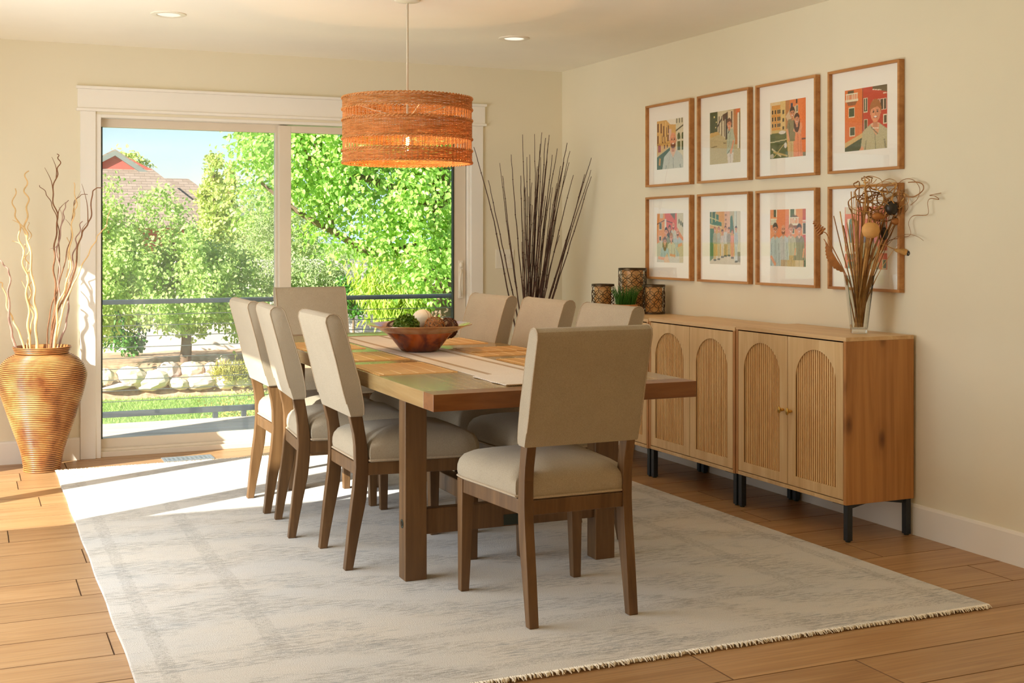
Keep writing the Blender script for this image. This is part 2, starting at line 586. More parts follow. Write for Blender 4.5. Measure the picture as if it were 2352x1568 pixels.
# patio door in the side wall that lets the sun in (just outside the photograph)
d2 = struct(empty('door_2', (-0.77, 0, 0)))
mb = MB()
mb.box(-0.05, 0.05, 5.22, 5.37, 0, 2.05); mb.box(-0.05, 0.05, 7.06, 7.10, 0, 2.05); mb.box(-0.05, 0.05, 4.45, 4.50, 0, 2.05)
mb.box(-0.05, 0.05, 6.175, 6.262, 0.03, 2.02); mb.box(-0.05, 0.05, 4.5, 7.06, 2.02, 2.05); mb.box(-0.05, 0.05, 4.5, 7.06, 0, 0.05)
mb.build('door_frame', M['vinyl'], d2, 0.003)
MB().box(-0.003, 0.003, 5.37, 6.18, 0.05, 2.02).build('glass_pane', M['pane'], d2)
MB().box(-0.003, 0.003, 6.26, 7.06, 0.05, 2.02).build('glass_pane', M['pane'], d2)
MB().box(-0.003, 0.003, 4.50, 5.22, 0.05, 2.02).build('glass_pane', M['pane'], d2)
# the wing of the house that shades this side of the terrace
struct(MB().box(-9.0, -0.86, -4.0, 4.0, -0.3, 2.42).build('wall_wing', M['wall']))
# ------------------------------------------------------------------ rug
RUGZ = 0.012
g = N('rug_pile')
tc = g.new('ShaderNodeTexCoord')
sx = g.new('ShaderNodeSeparateXYZ'); g.link(tc.outputs['Object'], sx.inputs[0])
X, Y = sx.outputs[0], sx.outputs[1]
wob = g.noise(g.coord((6, 30, 1)), 1.2, 4, 0.7)
wob = g.math('MULTIPLY', g.math('SUBTRACT', wob, 0.5), 0.05)
def dist_edges():
    dx = g.math('MINIMUM', g.math('SUBTRACT', X, 0.453), g.math('SUBTRACT', g.math('ADD', g.math('MULTIPLY', Y, -0.0226), 3.375), X))
    dy = g.math('MINIMUM', g.math('SUBTRACT', Y, 3.36), g.math('SUBTRACT', 7.37, Y))
    return dx, dy
dx, dy = dist_edges()
dm = g.math('ADD', g.math('MINIMUM', dx, dy), wob)
def band(lo, hi):
    return g.math('MULTIPLY', g.math('GREATER_THAN', dm, lo), g.math('LESS_THAN', dm, hi))
bands = g.math('ADD', band(0.075, 0.125), g.math('MULTIPLY', band(0.42, 0.485), 0.9))
st = g.noise(g.coord((13, 85, 1)), 1.0, 6, 0.8, 0.2)           # streaks woven across the width
blot = g.noise(g.coord((2.6, 6.0, 1)), 1.5, 6, 0.68, 0.5)
med = g.new('ShaderNodeTexWave', wave_type='RINGS', rings_direction='SPHERICAL')
med.inputs['Scale'].default_value = 0.9; med.inputs['Distortion'].default_value = 9.0; med.inputs['Detail'].default_value = 3.0; med.inputs['Detail Scale'].default_value = 1.6
g.link(g.coord((1, 1, 1)), med.inputs['Vector'])
mask = g.math('MULTIPLY', g.ramp(st, [(0.47, (0, 0, 0)), (0.57, (1, 1, 1))]), g.ramp(g.math('ADD', g.math('MULTIPLY', blot, 0.75), g.math('MULTIPLY', med.outputs['Fac'], 0.25)), [(0.42, (0.10, 0.10, 0.10)), (0.56, (1, 1, 1))]))
fleck = g.noise(g.coord((60, 200, 1)), 1.0, 3, 0.8)
bmask = g.math('MULTIPLY', bands, g.ramp(fleck, [(0.47, (0, 0, 0)), (0.60, (1, 1, 1))]))
basec = g.ramp(g.noise(g.coord((1.3, 2.0, 1)), 1.1, 3), [(0.35, srgb(206, 205, 202)), (0.65, srgb(214, 208, 198))])
col = g.mix(g.math('MULTIPLY', mask, 0.62), basec, g.ramp(blot, [(0.40, srgb(140, 132, 118)), (0.60, srgb(128, 134, 138))]))
col = g.mix(g.math('MULTIPLY', bmask, 0.55), col, srgb(120, 118, 112))
fine = g.noise(g.coord((260, 260, 260)), 1.0, 2, 0.6)
col = g.mix(0.30, col, g.ramp(fine, [(0.3, srgb(150, 140, 124)), (0.7, (1, 1, 1))]), 'SOFT_LIGHT')
g.set(col=col, rough=1.0, spec=0.05, sheen=0.2)
g.bump(g.math('ADD', fine, g.math('MULTIPLY', st, 0.6)), 0.55, 0.004)
M['rug'] = g.m
M['fringe'] = plain('fringe_yarn', srgb(242, 234, 216), 1.0, 0.12, 80)
rx = lambda y: 3.375 - 0.0226 * y
mb = MB()
outl = []
for k in range(41):
    t = k / 40; outl.append((0.452 + (rx(3.36) - 0.452) * t, 3.36 + 0.006 * math.sin(t * 21)))
for k in range(1, 41):
    y = 3.36 + (7.372 - 3.36) * k / 40; outl.append((rx(y), y))
for k in range(1, 41):
    t = k / 40; outl.append((rx(7.372) + (0.456 - rx(7.372)) * t, 7.372 + 0.006 * math.sin(t * 17)))
for k in range(1, 40):
    outl.append((0.456 - 0.004 * k / 40 + 0.002 * math.sin(k), 7.372 - (7.372 - 3.36) * k / 40))
mb.prism(outl, 0.0005, RUGZ, 'z')
rug = tag(mb.build('area_rug', M['rug'], bevel=0.004), 'large pale grey and cream rug with a faded bordered pattern under the dining table', 'rug')
mb = MB()
rr = random.Random(5)
for yy, sgn in ((3.362, -1), (7.370, 1)):
    for k in range(560):
        t = (k + rr.uniform(-0.4, 0.4)) / 560
        x = 0.456 + (rx(yy) - 0.456) * t
        L = rr.uniform(0.008, 0.024)
        a = rr.uniform(-0.6, 0.6)
        mb.tube([(x, yy - sgn * 0.006, 0.010), (x + a * L * 0.5, yy + sgn * L * 0.6, 0.011), (x + a * L, yy + sgn * L, 0.004)], [0.0028, 0.0026, 0.0016], 4)
fr = tag(mb.build('fringe', M['fringe'], rug), kind='stuff')

# ------------------------------------------------------------------ dining table 
TB = (1.437, 2.465, 3.95, 6.74)
tb = thing('dining_table', 'long brown wooden trestle dining table with square legs standing on the pale rug', 'table', (1.95, 5.345, RUGZ))
TZ = 0.772 - RUGZ
hx, hy = 0.514, 1.395
MB().box(-hx, hx, -hy + 0.1005, hy - 0.1005, TZ - 0.058, TZ).build('tabletop', M['table_top'], tb, 0.0015)
for sy in (-1, 1):
    a_, b_ = sorted((sy * hy, sy * (hy - 0.0995)))
    MB().box(-hx, hx, a_, b_, TZ - 0.058, TZ).build('end_board', M['table_wood'], tb, 0.0015)
for sy in (-1, 1):
    yc = -0.855 if sy < 0 else 0.995
    for sxx in (-1, 1):
        xc = sxx * 0.4 
        lg = MB().box(xc - 0.043, xc + 0.043, yc - 0.038, yc + 0.038, 0, TZ - 0.060).build('leg', M['chair_wood'], tb, 0.003)
        mb = MB()
        mb.tube([(xc + sxx * 0.0425, yc, 0.21), (xc + sxx * 0.0445, yc, 0.21)], 0.017, 16)
        mb.build('bolt_hole', M['gasket'], lg)
        mb = MB(); mb.tube([(xc + sxx * 0.044, yc, 0.21), (xc + sxx * 0.0462, yc, 0.21)], 0.010, 12)
        mb.build('bolt_head', M['bronze'], lg)
    MB().box(-0.358, 0.358, yc - 0.022, yc + 0.022, 0.166, 0.262).build('crossbeam', M['chair_wood'], tb, 0.003)
    MB().box(-0.44, 0.44, yc - 0.03, yc + 0.03, TZ - 0.11, TZ - 0.059).build('top_rail', M['chair_wood'], tb, 0.003)
    MB().box(-0.036, 0.036, yc + (-0.026 if sy < 0 else 0.023), yc + (-0.022 if sy < 0 else 0.027), 0.172, 0.212).build('joint_plate', M['gasket'], tb)
MB().box(-0.03, 0.03, -0.83, 0.97, 0.18, 0.256).build('stretcher', M['chair_wood'], tb, 0.003)

# ------------------------------------------------------------------ dining chairs
def smooth_closed(pts, n=4):
    """Catmull-Rom through a closed list"""
    out = []
    m = len(pts)
    for i in range(m):
        p0, p1, p2, p3 = pts[i - 1], pts[i], pts[(i + 1) % m], pts[(i + 2) % m]
        for k in range(n):
            t = k / n
            out.append(tuple(0.5 * (2 * b + (c - a) * t + (2 * a - 5 * b + 4 * c - d) * t * t + (3 * b - a - 3 * c + d) * t ** 3) for a, b, c, d in zip(p0, p1, p2, p3)))
    return out
F0 = -0.27
def make_chair(label, loc, rotz, group):
    t = thing('dining_chair', label, 'chair', loc, rotz, group)
    legp = [(0.000, 0), (0.032, 0), (0.048, 0.085), (0.064, 0.166), (0.077, 0.225), (0.086, 0.27), (0.093, 0.34), (0.0945, 0.39), (0.093, 0.436), (0.089, 0.48), (0.083, 0.521), (0.069, 0.604), (0.066, 0.62), (0.020, 0.62), (0.020, 0.594), (0.030, 0.55), (0.036, 0.524), (0.041, 0.48), (0.042, 0.439), (0.043, 0.40), (0.041, 0.37), (0.036, 0.31), (0.030, 0.267), (0.018, 0.17), (0.009, 0.085)]
    for sx in (-1, 1):
        xo = sx * 0.205
        xi = sx * 0.170
        MB().prism([(f + F0, z) for f, z in legp], min(xo, xi), max(xo, xi), 'x').build('leg', M['chair_wood'], t, 0.003)
    for sx in (-1, 1):
        a, b = sorted((sx * 0.245, sx * 0.213))
        a2, b2 = sorted((sx * 0.246, sx * 0.194))
        MB().frustum((a, b, 0.503 + F0, 0.536 + F0, 0), (a2, b2, 0.490 + F0, 0.540 + F0, 0.412)).build('leg', M['chair_wood'], t, 0.003)
    mb = MB()
    mb.box(-0.172, 0.172, 0.048 + F0, 0.072 + F0, 0.362, 0.412)
    mb.box(-0.196, 0.196, 0.508 + F0, 0.532 + F0, 0.362, 0.412)
    for sx in (-1, 1):
        q = [(sx * 0.203, 0.085 + F0), (sx * 0.242, 0.495 + F0), (sx * 0.220, 0.495 + F0), (sx * 0.181, 0.085 + F0)]
        mb.prism(q, 0.362, 0.412, 'z')
    mb.build('seat_frame', M['chair_wood'], t, 0.0025)
    # cushion: rounded trapezoid with a domed top
    base = [(-0.171, 0.055), (0.171, 0.055), (0.174, 0.094), (0.208, 0.102), (0.226, 0.30), (0.247, 0.49), (0.244, 0.535), (0.215, 0.552), (0.0, 0.556), (-0.215, 0.552), (-0.244, 0.535), (-0.247, 0.49), (-0.226, 0.30), (-0.208, 0.102), (-0.174, 0.094)]
    base = [(x, f + F0) for x, f in base]
    ol = []
    m = len(base)
    for i in range(m):
        a, b = base[i], base[(i + 1) % m]
        for k in range(4):
            ol.append((a[0] + (b[0] - a[0]) * k / 4, a[1] + (b[1] - a[1]) * k / 4))
    cx, cy = 0.0, 0.31 + F0
    levels = [(0.985, 0.412), (1.0, 0.422), (1.012, 0.440), (1.008, 0.460), (0.985, 0.480), (0.93, 0.499), (0.82, 0.514), (0.62, 0.526), (0.35, 0.533), (0.08, 0.535)]
    vs, fs = [], []
    n = len(ol)
    for s_, z in levels:
        for x, y in ol:
            vs.append((cx + (x - cx) * s_, cy + (y - cy) * s_, z))
    for i in range(len(levels) - 1):
        for k in range(n):
            l = (k + 1) % n
            fs.append((i * n + k, i * n + l, (i + 1) * n + l, (i + 1) * n + k))
    fs.append(tuple(reversed(range(n))))
    fs.append(tuple(range((len(levels) - 1) * n, len(levels) * n)))
    mb = MB(); mb.add(vs, fs, True)
    cu = mb.build('seat_cushion', M['fabric'], t, sharp=60)
    mb = MB(); mb.tube([(x * 1.006, cy + (y - cy) * 1.008, 0.4195) for x, y in ol], 0.0045, 6, closed=True)
    mb.build('piping', M['piping'], cu)
    # backrest
    bp = [(0.020, 0.594), (0.004, 0.645), (-0.009, 0.69), (-0.038, 0.81), (-0.065, 0.91), (-0.079, 0.962), (-0.076, 0.980), (-0.064, 0.991), (-0.048, 0.993), (-0.030, 0.987), (-0.018, 0.974), (0.008, 0.898), (0.035, 0.801), (0.055, 0.732), (0.070, 0.654), (0.074, 0.615), (0.072, 0.600), (0.068, 0.594)]
    w = 0.2145
    mb = MB()
    vs, fs = [], []
    prof = [(f + F0, z) for f, z in bp]
    n = len(prof)
    pc = (sum(p[0] for p in prof) / n, sum(p[1] for p in prof) / n)
    xs = [(-w, 0.970), (-w + 0.002, 0.992), (-w + 0.005, 1.0), (w - 0.005, 1.0), (w - 0.002, 0.992), (w, 0.970)]
    for x, s_ in xs:
        for f, z in prof:
            d = 0.011 * (1 - s_) / 0.07
            v_ = Vector((pc[0] - f, pc[1] - z))
            # shrink by a fixed inset at the side faces
            nv = Vector((f, z)) + v_.normalized() * d
            vs.append((x, nv.x, nv.y))
    for i in range(len(xs) - 1):
        for k in range(n):
            l = (k + 1) % n
            fs.append((i * n + k, (i + 1) * n + k, (i + 1) * n + l, i * n + l))
    fs.append(tuple(range(n)))
    fs.append(tuple(reversed(range((len(xs) - 1) * n, len(xs) * n))))
    mb.add(vs, fs, True)
    bk = mb.build('backrest', M['fabric'], t, sharp=33)
    for sx in (-1, 1):
        seam = [(sx * (w - 0.002), f, z) for f, z in prof[1:17]]
        mb = MB(); mb.tube(seam, 0.0030, 6)
        mb.build('piping', M['piping'], bk)
    return t
CG = 'upholstered dining chairs around the trestle table'
ch0 = make_chair('beige dining chair at the table end away from the glass door, its back to view', (1.898, 4.015, RUGZ), math.radians(0.6), CG)
def chair(label, loc, deg):
    c = copy_tree(ch0)
    c.location = (loc[0], loc[1], RUGZ)
    c.rotation_euler = (0, 0, math.radians(deg))
    c['label'] = label
    return c
chair('beige dining chair across from the sideboard, third from the glass door, shaded back', (1.613, 4.895), -90)
chair('beige dining chair across from the sideboard, middle one of its row, lit edge', (1.55, 5.478), -94.3)
chair('beige dining chair across from the sideboard, next to the glass door, sunlit back and legs', (1.545, 6.017), -90)
chair('beige dining chair in the sideboard row, third from the glass door, by the candle lanterns', (2.297, 4.872), 93.7)
chair('beige dining chair in the sideboard row, the middle one, in front of the twigs', (2.27, 5.477), 93)
chair('beige dining chair in the sideboard row, next to the glass door handle', (2.20, 5.998), 93.8)
chair('beige dining chair at the table end by the glass door, front turned to view', (1.90, 7.085), 180)

# ------------------------------------------------------------------ runner and placemats
TT = 0.772
M['runner'] = fabric('runner_cloth', srgb(206, 188, 166), srgb(240, 228, 212), 260)
M['runner_stripe'] = fabric('runner_stripe', srgb(150, 118, 82), srgb(196, 166, 126), 500)
ru = thing('table_runner', 'cream woven table runner with two brown stripes along the middle of the table', 'table runner', (1.93, 5.25, TT))
MB().box(-0.152, 0.152, -0.86, 1.17, 0.0002, 0.003).build('cloth', M['runner'], ru, 0.001)
for sx in (-0.088, 0.098):
    MB().box(sx - 0.010, sx + 0.010, -0.81, 1.15, 0.0031, 0.0040).build('stripe', M['runner_stripe'], ru)
pts = []
mb = MB()
nn = 12
vs, fs = [], []
for i in range(nn + 1):
    y = -0.86 - 0.32 * i / nn
    zz = 0.0012 + 0.0022 * max(0, math.sin(i * 0.9)) + (0.003 if i == nn else 0)
    vs += [(-0.176 - 0.004 * math.sin(i), y, zz), (0.165, y + 0.012 * math.sin(i), zz), (0.165, y + 0.012 * math.sin(i), zz + 0.003), (-0.176 - 0.004 * math.sin(i), y, zz + 0.003)]
for i in range(nn):
    a, b = i * 4, i * 4 + 4
    for k in range(4):
        l = (k + 1) % 4
        fs.append((a + k, a + l, b + l, b + k))
fs += [(3, 2, 1, 0), (nn * 4, nn * 4 + 1, nn * 4 + 2, nn * 4 + 3)]
mb.add(vs, fs)
mb.build('end_panel', M['runner'], ru)
mb = MB(); mb.tube([(-0.178, -1.182, 0.004), (-0.05, -1.186, 0.006), (0.06, -1.18, 0.005), (0.163, -1.178, 0.005)], 0.0028, 6)
mb.build('hem', M['runner_stripe'], ru)
mb = MB(); mb.tube([(-0.15, 1.17, 0.003), (0.0, 1.172, 0.004), (0.15, 1.17, 0.003)], 0.0028, 6)
mb.build('hem', M['runner_stripe'], ru)

M['bamboo'] = wood('bamboo', srgb(180, 132, 78), srgb(212, 168, 108), srgb(228, 192, 136), 'x', 0.42)
M['thread'] = plain('thread', srgb(236, 204, 150), 0.8, 0.05)
slat_me = None
def placemat(label, x0, x1, y0, y1, z=TT, rot=0.0):
    global slat_me
    cx, cy = (x0 + x1) / 2, (y0 + y1) / 2
    w, h = x1 - x0, y1 - y0
    t = thing('placemat', label, 'placemat', (cx, cy, z), rot, 'bamboo placemats on the table')
    n = 20
    p = h / n
    rl = random.Random(int(cx * 1000 + cy * 77))
    if slat_me is None:
        a = MB(); a.frustum((-0.5, 0.5, -0.5, 0.5, 0.0002), (-0.5, 0.5, -0.34, 0.34, 0.0034)); slat_me = a.mesh('slat'); slat_me.materials.append(M['bamboo'])
    for i in range(n):
        o = bpy.data.objects.new('slat', slat_me); COL.objects.link(o); o.parent = t
        o.location = (rl.uniform(-0.0015, 0.0015), -h / 2 + p * (i + 0.5), 0)
        o.scale = (w, p * 0.94, 1)
    for k in range(5):
        tx = -w / 2 + w * (0.06 + 0.22 * k)
        mb = MB(); mb.tube([(tx, -h / 2, 0.0036), (tx + 0.002, 0, 0.0038), (tx, h / 2, 0.0036)], 0.0012, 5)
        mb.build('thread', M['thread'], t)
    return t
placemat('bamboo placemat in front of the third chair across from the sideboard, beside the runner end', 1.446, 1.766, 4.58, 5.00)
placemat('bamboo placemat across from the sideboard, middle setting of the three', 1.446, 1.762, 5.145, 5.55)
placemat('bamboo placemat across from the sideboard, setting next to the glass door', 1.444, 1.745, 5.735, 6.19)
placemat('bamboo placemat on the sideboard side by the table end chair, partly hidden behind its back', 2.105, 2.425, 4.60, 5.00)
placemat('lower bamboo placemat of the doubled pair beside the bowl', 2.088, 2.425, 5.142, 5.54)
placemat('smaller bamboo placemat laid on top of another beside the bowl', 2.11, 2.425, 5.30, 5.53, TT + 0.0042)
placemat('bamboo placemat on the sideboard side, setting next to the glass door', 2.10, 2.39, 5.775, 6.15)

# ------------------------------------------------------------------ bowl and its balls
g = N('amber_glaze')
v = g.coord()
n1 = g.noise(v, 7, 3, 0.6, 0.8); n2 = g.noise(v, 14, 4, 0.6)
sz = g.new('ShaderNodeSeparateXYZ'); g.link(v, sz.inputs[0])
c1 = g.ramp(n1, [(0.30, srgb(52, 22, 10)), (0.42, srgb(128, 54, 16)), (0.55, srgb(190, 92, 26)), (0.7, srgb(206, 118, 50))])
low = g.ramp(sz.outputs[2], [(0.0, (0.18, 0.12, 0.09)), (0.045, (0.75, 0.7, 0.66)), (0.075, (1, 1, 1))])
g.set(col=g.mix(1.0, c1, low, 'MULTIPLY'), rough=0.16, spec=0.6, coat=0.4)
M['amber'] = g.m
g = N('rim_glaze')
n1 = g.noise(g.coord(), 6, 4, 0.6, 0.6)
g.set(col=g.ramp(n1, [(0.3, srgb(150, 92, 48)), (0.5, srgb(188, 140, 92)), (0.7, srgb(206, 172, 130))]), rough=0.2, spec=0.6, coat=0.3)
M['rim_glaze'] = g.m
BX, BY = 1.925, 5.48
bw = thing('centrepiece_bowl', 'wide-rimmed amber and copper bowl on the table runner', 'bowl', (BX, BY, TT + 0.0045))
mb = MB()
mb.lathe([(0.0, 0.002), (0.080, 0.0), (0.086, 0.004), (0.104, 0.026), (0.128, 0.056), (0.150, 0.078), (0.163, 0.089), (0.158, 0.0915), (0.145, 0.080), (0.120, 0.056), (0.095, 0.03), (0.07, 0.014), (0.0, 0.010)], 72, cap0=False, cap1=False)
mb.build('bowl_body', M['amber'], bw)
mb = MB()
mb.lathe([(0.157, 0.088), (0.165, 0.089), (0.190, 0.104), (0.218, 0.116), (0.243, 0.122), (0.243, 0.1255), (0.216, 0.120), (0.188, 0.109), (0.160, 0.094)], 72, cap0=False, cap1=False)
mb.build('rim', M['rim_glaze'], bw)

def leaf_mesh(name, P, Nn, T, size, width=0.62, fold=0.25, ovate=True):
    """many leaves: P bases, Nn normals, T axis directions (arrays n x 3), size array"""
    n = len(P)
    T = T / np.linalg.norm(T, axis=1, keepdims=True)
    Nn = Nn - T * (Nn * T).sum(1, keepdims=True)
    Nn = Nn / np.maximum(np.linalg.norm(Nn, axis=1, keepdims=True), 1e-6)
    B = np.cross(T, Nn)
    L = size[:, None]
    if ovate:
        shp = [(0, 0, 0), (0.28, 0.5, 1), (0.66, 0.40, 1), (1.0, 0, 0), (0.66, -0.40, 1), (0.28, -0.5, 1)]
        faces = np.array([(0, 3, 2, 1), (0, 5, 4, 3)])
    else:
        shp = [(0, 0, 0), (0.45, 0.5, 1), (1.0, 0, 0), (0.45, -0.5, 1)]
        faces = np.array([(0, 2, 1, 0), (0, 3, 2, 0)])[:, :3]
    k = len(shp)
    V = np.empty((n, k, 3))
    for i, (a, b, f) in enumerate(shp):
        V[:, i] = P + T * L * a + B * L * b * width + Nn * L * fold * f * abs(b) - Nn * L * 0.12 * a * a
    V = V.reshape(-1, 3)
    FF = (faces[None] + (np.arange(n) * k)[:, None, None]).reshape(-1)
    nf = n * len(faces)
    q = faces.shape[1]
    me = bpy.data.meshes.new(name)
    me.vertices.add(len(V)); me.vertices.foreach_set('co', V.astype(np.float32).ravel())
    me.loops.add(nf * q); me.loops.foreach_set('vertex_index', FF.astype(np.int32))
    me.polygons.add(nf)
    me.polygons.foreach_set('loop_start', np.arange(0, nf * q, q, dtype=np.int32))
    me.polygons.foreach_set('loop_total', np.full(nf, q, dtype=np.int32))
    me.update(calc_edges=True)
    return me
def mesh_obj(name, me, mat, parent=None, loc=None):
    me.materials.append(mat)
    o = bpy.data.objects.new(name, me)
    COL.objects.link(o)
    if parent: o.parent = parent
    if loc: o.location = loc
    return o
def leaf_mat(name, cols, trans=0.45, rough=0.45, spec=0.35):
    g = N(name)
    ge = g.new('ShaderNodeNewGeometry')
    r = ge.outputs['Random Per Island']
    n = len(cols)
    big = g.noise(g.coord(), 1.6, 2)
    f = g.math('ADD', g.math('MULTIPLY', r, 0.7), g.math('MULTIPLY', big, 0.3))
    c = g.ramp(f, [(0.1 + 0.8 * i / (n - 1), q) for i, q in enumerate(cols)])
    g.set(col=c, rough=rough, spec=spec)
    tl = g.new('ShaderNodeBsdfTranslucent')
    g.link(g.mix(1.0, c, (1.15, 1.2, 0.6), 'MULTIPLY'), tl.inputs[0])
    mx = g.new('ShaderNodeMixShader'); mx.inputs[0].default_value = trans
    g.link(g.b.outputs[0], mx.inputs[1]); g.link(tl.outputs[0], mx.inputs[2])
    g.link(mx.outputs[0], g.out.inputs[0])
    return g.m
M['moss_leaf'] = leaf_mat('moss_leaf', [srgb(52, 84, 22), srgb(86, 122, 38), srgb(120, 150, 58), srgb(190, 200, 130)], 0.2)
M['vine_dark'] = plain('vine_dark', srgb(92, 54, 30), 0.7, 0.4, 90)
M['vine_tan'] = plain('vine_tan', srgb(170, 116, 66), 0.75, 0.3, 90)
M['ball_white'] = plain('ball_cream', srgb(236, 224, 200), 0.5, 0.04, 20)
M['fibre_grey'] = plain('fibre_grey', srgb(166, 144, 120), 0.95, 0.25, 120)
def sphere_pts(n, rng):
    v = rng.normal(size=(n, 3)); return v / np.linalg.norm(v, axis=1, keepdims=True)
# moss ball
mo = thing('moss_ball', 'round green leafy boxwood ball in the amber bowl', 'decorative ball', (BX - 0.075, BY - 0.03, TT + 0.118))
MB().blob((0, 0, 0), 0.052, 0.052, 0.052, 20, 12).build('core', M['moss_leaf'], mo)
d = sphere_pts(900, RNG)
me = leaf_mesh('leaves', d * 0.05, d + RNG.normal(size=d.shape) * 0.5, d + RNG.normal(size=d.shape) * 0.55, RNG.uniform(0.010, 0.017, 900), 0.75)
tag(mesh_obj('leaves', me, M['moss_leaf'], mo), kind='stuff')
# cream ball
wb = MB().blob((0, 0, 0), 0.05, 0.05, 0.05, 28, 18).build('cream_ball', M['ball_white'], loc=(BX + 0.040, BY + 0.075, TT + 0.142))
tag(wb, 'smooth cream ball at the back of the amber bowl', 'decorative ball')
def vine_ball(name, label, c, r, n, mat, r0, core=None, seed=1, squash=1.0):
    t = thing(name, label, 'decorative ball', c)
    rl = random.Random(seed)
    if core: MB().blob((0, 0, 0), r * 0.86, r * 0.86, r * 0.86 * squash, 18, 12, 0.05, seed).build('core', core, t)
    mb = MB()
    for k in range(n):
        ax = Vector((rl.gauss(0, 1), rl.gauss(0, 1), rl.gauss(0, 1))).normalized()
        a = ax.orthogonal().normalized(); b = ax.cross(a)
        off = rl.uniform(-0.5, 0.5)
        rad = r * math.sqrt(max(0.1, 1 - off * off)) * rl.uniform(0.97, 1.07)
        a0 = rl.uniform(0, 6.28); span = rl.uniform(2.5, 6.2)
        P = []
        for i in range(22):
            an = a0 + span * i / 21
            p = ax * (off * r) + a * (rad * math.cos(an)) + b * (rad * math.sin(an))
            p = p * (1 + 0.03 * math.sin(an * 5 + k))
            P.append((p.x, p.y, p.z * squash))
        mb.tube(P, r0 * rl.uniform(0.7, 1.2), 5)
    tag(mb.build('strands', mat, t), kind='stuff')
    return t
vine_ball('fibre_ball', 'grey-brown fibre ball with loose tendrils in the middle of the amber bowl', (BX + 0.052, BY - 0.055, TT + 0.116), 0.047, 46, M['vine_tan'], 0.0013, M['fibre_grey'], 3)
mb = MB()
for k in range(6):
    a = -1.2 + k * 0.35
    mb.tube([(0.0 + 0.012 * k - 0.03, 0, 0.03), (-0.03 + 0.012 * k, 0.0, 0.06), (-0.045 + 0.02 * k, 0.005, 0.083 - 0.006 * k)], [0.0012, 0.001, 0.0006], 5)
mb.build('tendrils', M['vine_tan'], bpy.data.objects['fibre_ball'])
vine_ball('vine_ball', 'dark brown woven grapevine ball in the amber bowl, on the sideboard side', (BX + 0.132, BY - 0.02, TT + 0.108), 0.046, 40, M['vine_dark'], 0.0022, M['fibre_grey'], 8)
vine_ball('vine_ball', 'small brown grapevine ball tucked behind the green ball in the bowl', (BX - 0.105, BY + 0.055, TT + 0.108), 0.036, 34, M['vine_dark'], 0.0018, M['fibre_grey'], 9)

# ------------------------------------------------------------------ pendant lamp
g = N('rattan_weave')
v = g.coord((1, 1, 1))
n1 = g.noise(g.coord((8, 8, 90)), 1.5, 4, 0.7)
c = g.ramp(n1, [(0.3, srgb(176, 118, 62)), (0.5, srgb(212, 154, 90)), (0.72, srgb(230, 184, 126))])
g.set(col=c, rough=0.55, spec=0.3)
tl = g.new('ShaderNodeBsdfTranslucent'); g.link(g.mix(1.0, c, (1.15, 0.9, 0.55), 'MULTIPLY'), tl.inputs[0])
mx = g.new('ShaderNodeMixShader'); mx.inputs[0].default_value = 0.32
g.link(g.b.outputs[0], mx.inputs[1]); g.link(tl.outputs[0], mx.inputs[2]); g.link(mx.outputs[0], g.out.inputs[0])
M['rattan'] = g.m
PX, PY, PR = 1.94, 5.70, 0.307
pl = thing('pendant_lamp', 'orange woven rattan drum pendant lamp hanging over the table', 'pendant lamp', (PX, PY, 1.65))
mb = MB()
mb.lathe([(0.0, 0.778), (0.05, 0.778), (0.06, 0.782), (0.062, 0.79), (0.0, 0.79)], 32)
mb.build('canopy', M['white_plastic'], pl)
mb = MB(); mb.tube([(0, 0, 0.20), (0, 0, 0.772)], 0.0058, 10); mb.build('rod', M['rope'], pl)
mb = MB(); mb.lathe([(0.0, 0.155), (0.021, 0.155), (0.022, 0.205), (0.010, 0.215), (0.0, 0.215)], 20); mb.build('socket', M['brass'], pl)
mb = MB()
rl = random.Random(2)
zt, zb = 0.315, 0.008
nW = 150
for k in range(nW):      # upright warps, leaning alternately
    a = 2 * PI * k / nW
    la = (0.05 if k % 2 else -0.01) + rl.uniform(-0.012, 0.012)
    P = []
    for i in range(5):
        t = i / 4
        an = a + la * (t - 0.5)
        P.append((PR * math.cos(an), PR * math.sin(an), zb + (zt - zb) * t))
    mb.tube(P, 0.0017, 4)
sh = mb.build('shade', M['rattan'], pl)
def weave_band(z0, z1, pitch=0.0037):
    mb = MB()
    z = z0
    i = 0
    while z <= z1:
        P = []
        n = 120
        ph = rl.uniform(0, 6)
        wob = rl.uniform(0.0002, 0.0011)
        for k in range(n):
            a = 2 * PI * k / n
            r = PR + 0.0022 * (1 if (k + i) % 2 else -1)
            P.append((r * math.cos(a), r * math.sin(a), z + wob * math.sin(a * 7 + ph) + wob * math.sin(a * 23 + ph * 2)))
        mb.tube(P, 0.0018, 4, closed=True)
        z += pitch * rl.uniform(0.85, 1.12)
        i += 1
    return mb.build('woven_band', M['rattan'], sh)
weave_band(0.265, 0.309)
weave_band(0.124, 0.205)
weave_band(0.016, 0.060)
def braid(z, r=0.0043):
    mb = MB()
    for s_ in (0, PI):
        P = []
        n = 300
        for k in range(n):
            a = 2 * PI * k / n
            tw = a * 48 + s_
            P.append(((PR + 0.0022 + 0.004 * math.cos(tw)) * math.cos(a), (PR + 0.0022 + 0.004 * math.cos(tw)) * math.sin(a), z + 0.0042 * math.sin(tw)))
        mb.tube(P, r * 0.75, 5, closed=True)
    mb.build('braided_ring', M['rattan'], sh)
for z in (0.008, 0.064, 0.120, 0.209, 0.261, 0.314): braid(z)
mb = MB()
for k in range(3):
    a = k * 2 * PI / 3 + 0.5
    mb.tube([(0, 0, 0.212), (PR * math.cos(a), PR * math.sin(a), 0.31)], 0.0025, 6)
mb.build('spider', M['rope'], pl)
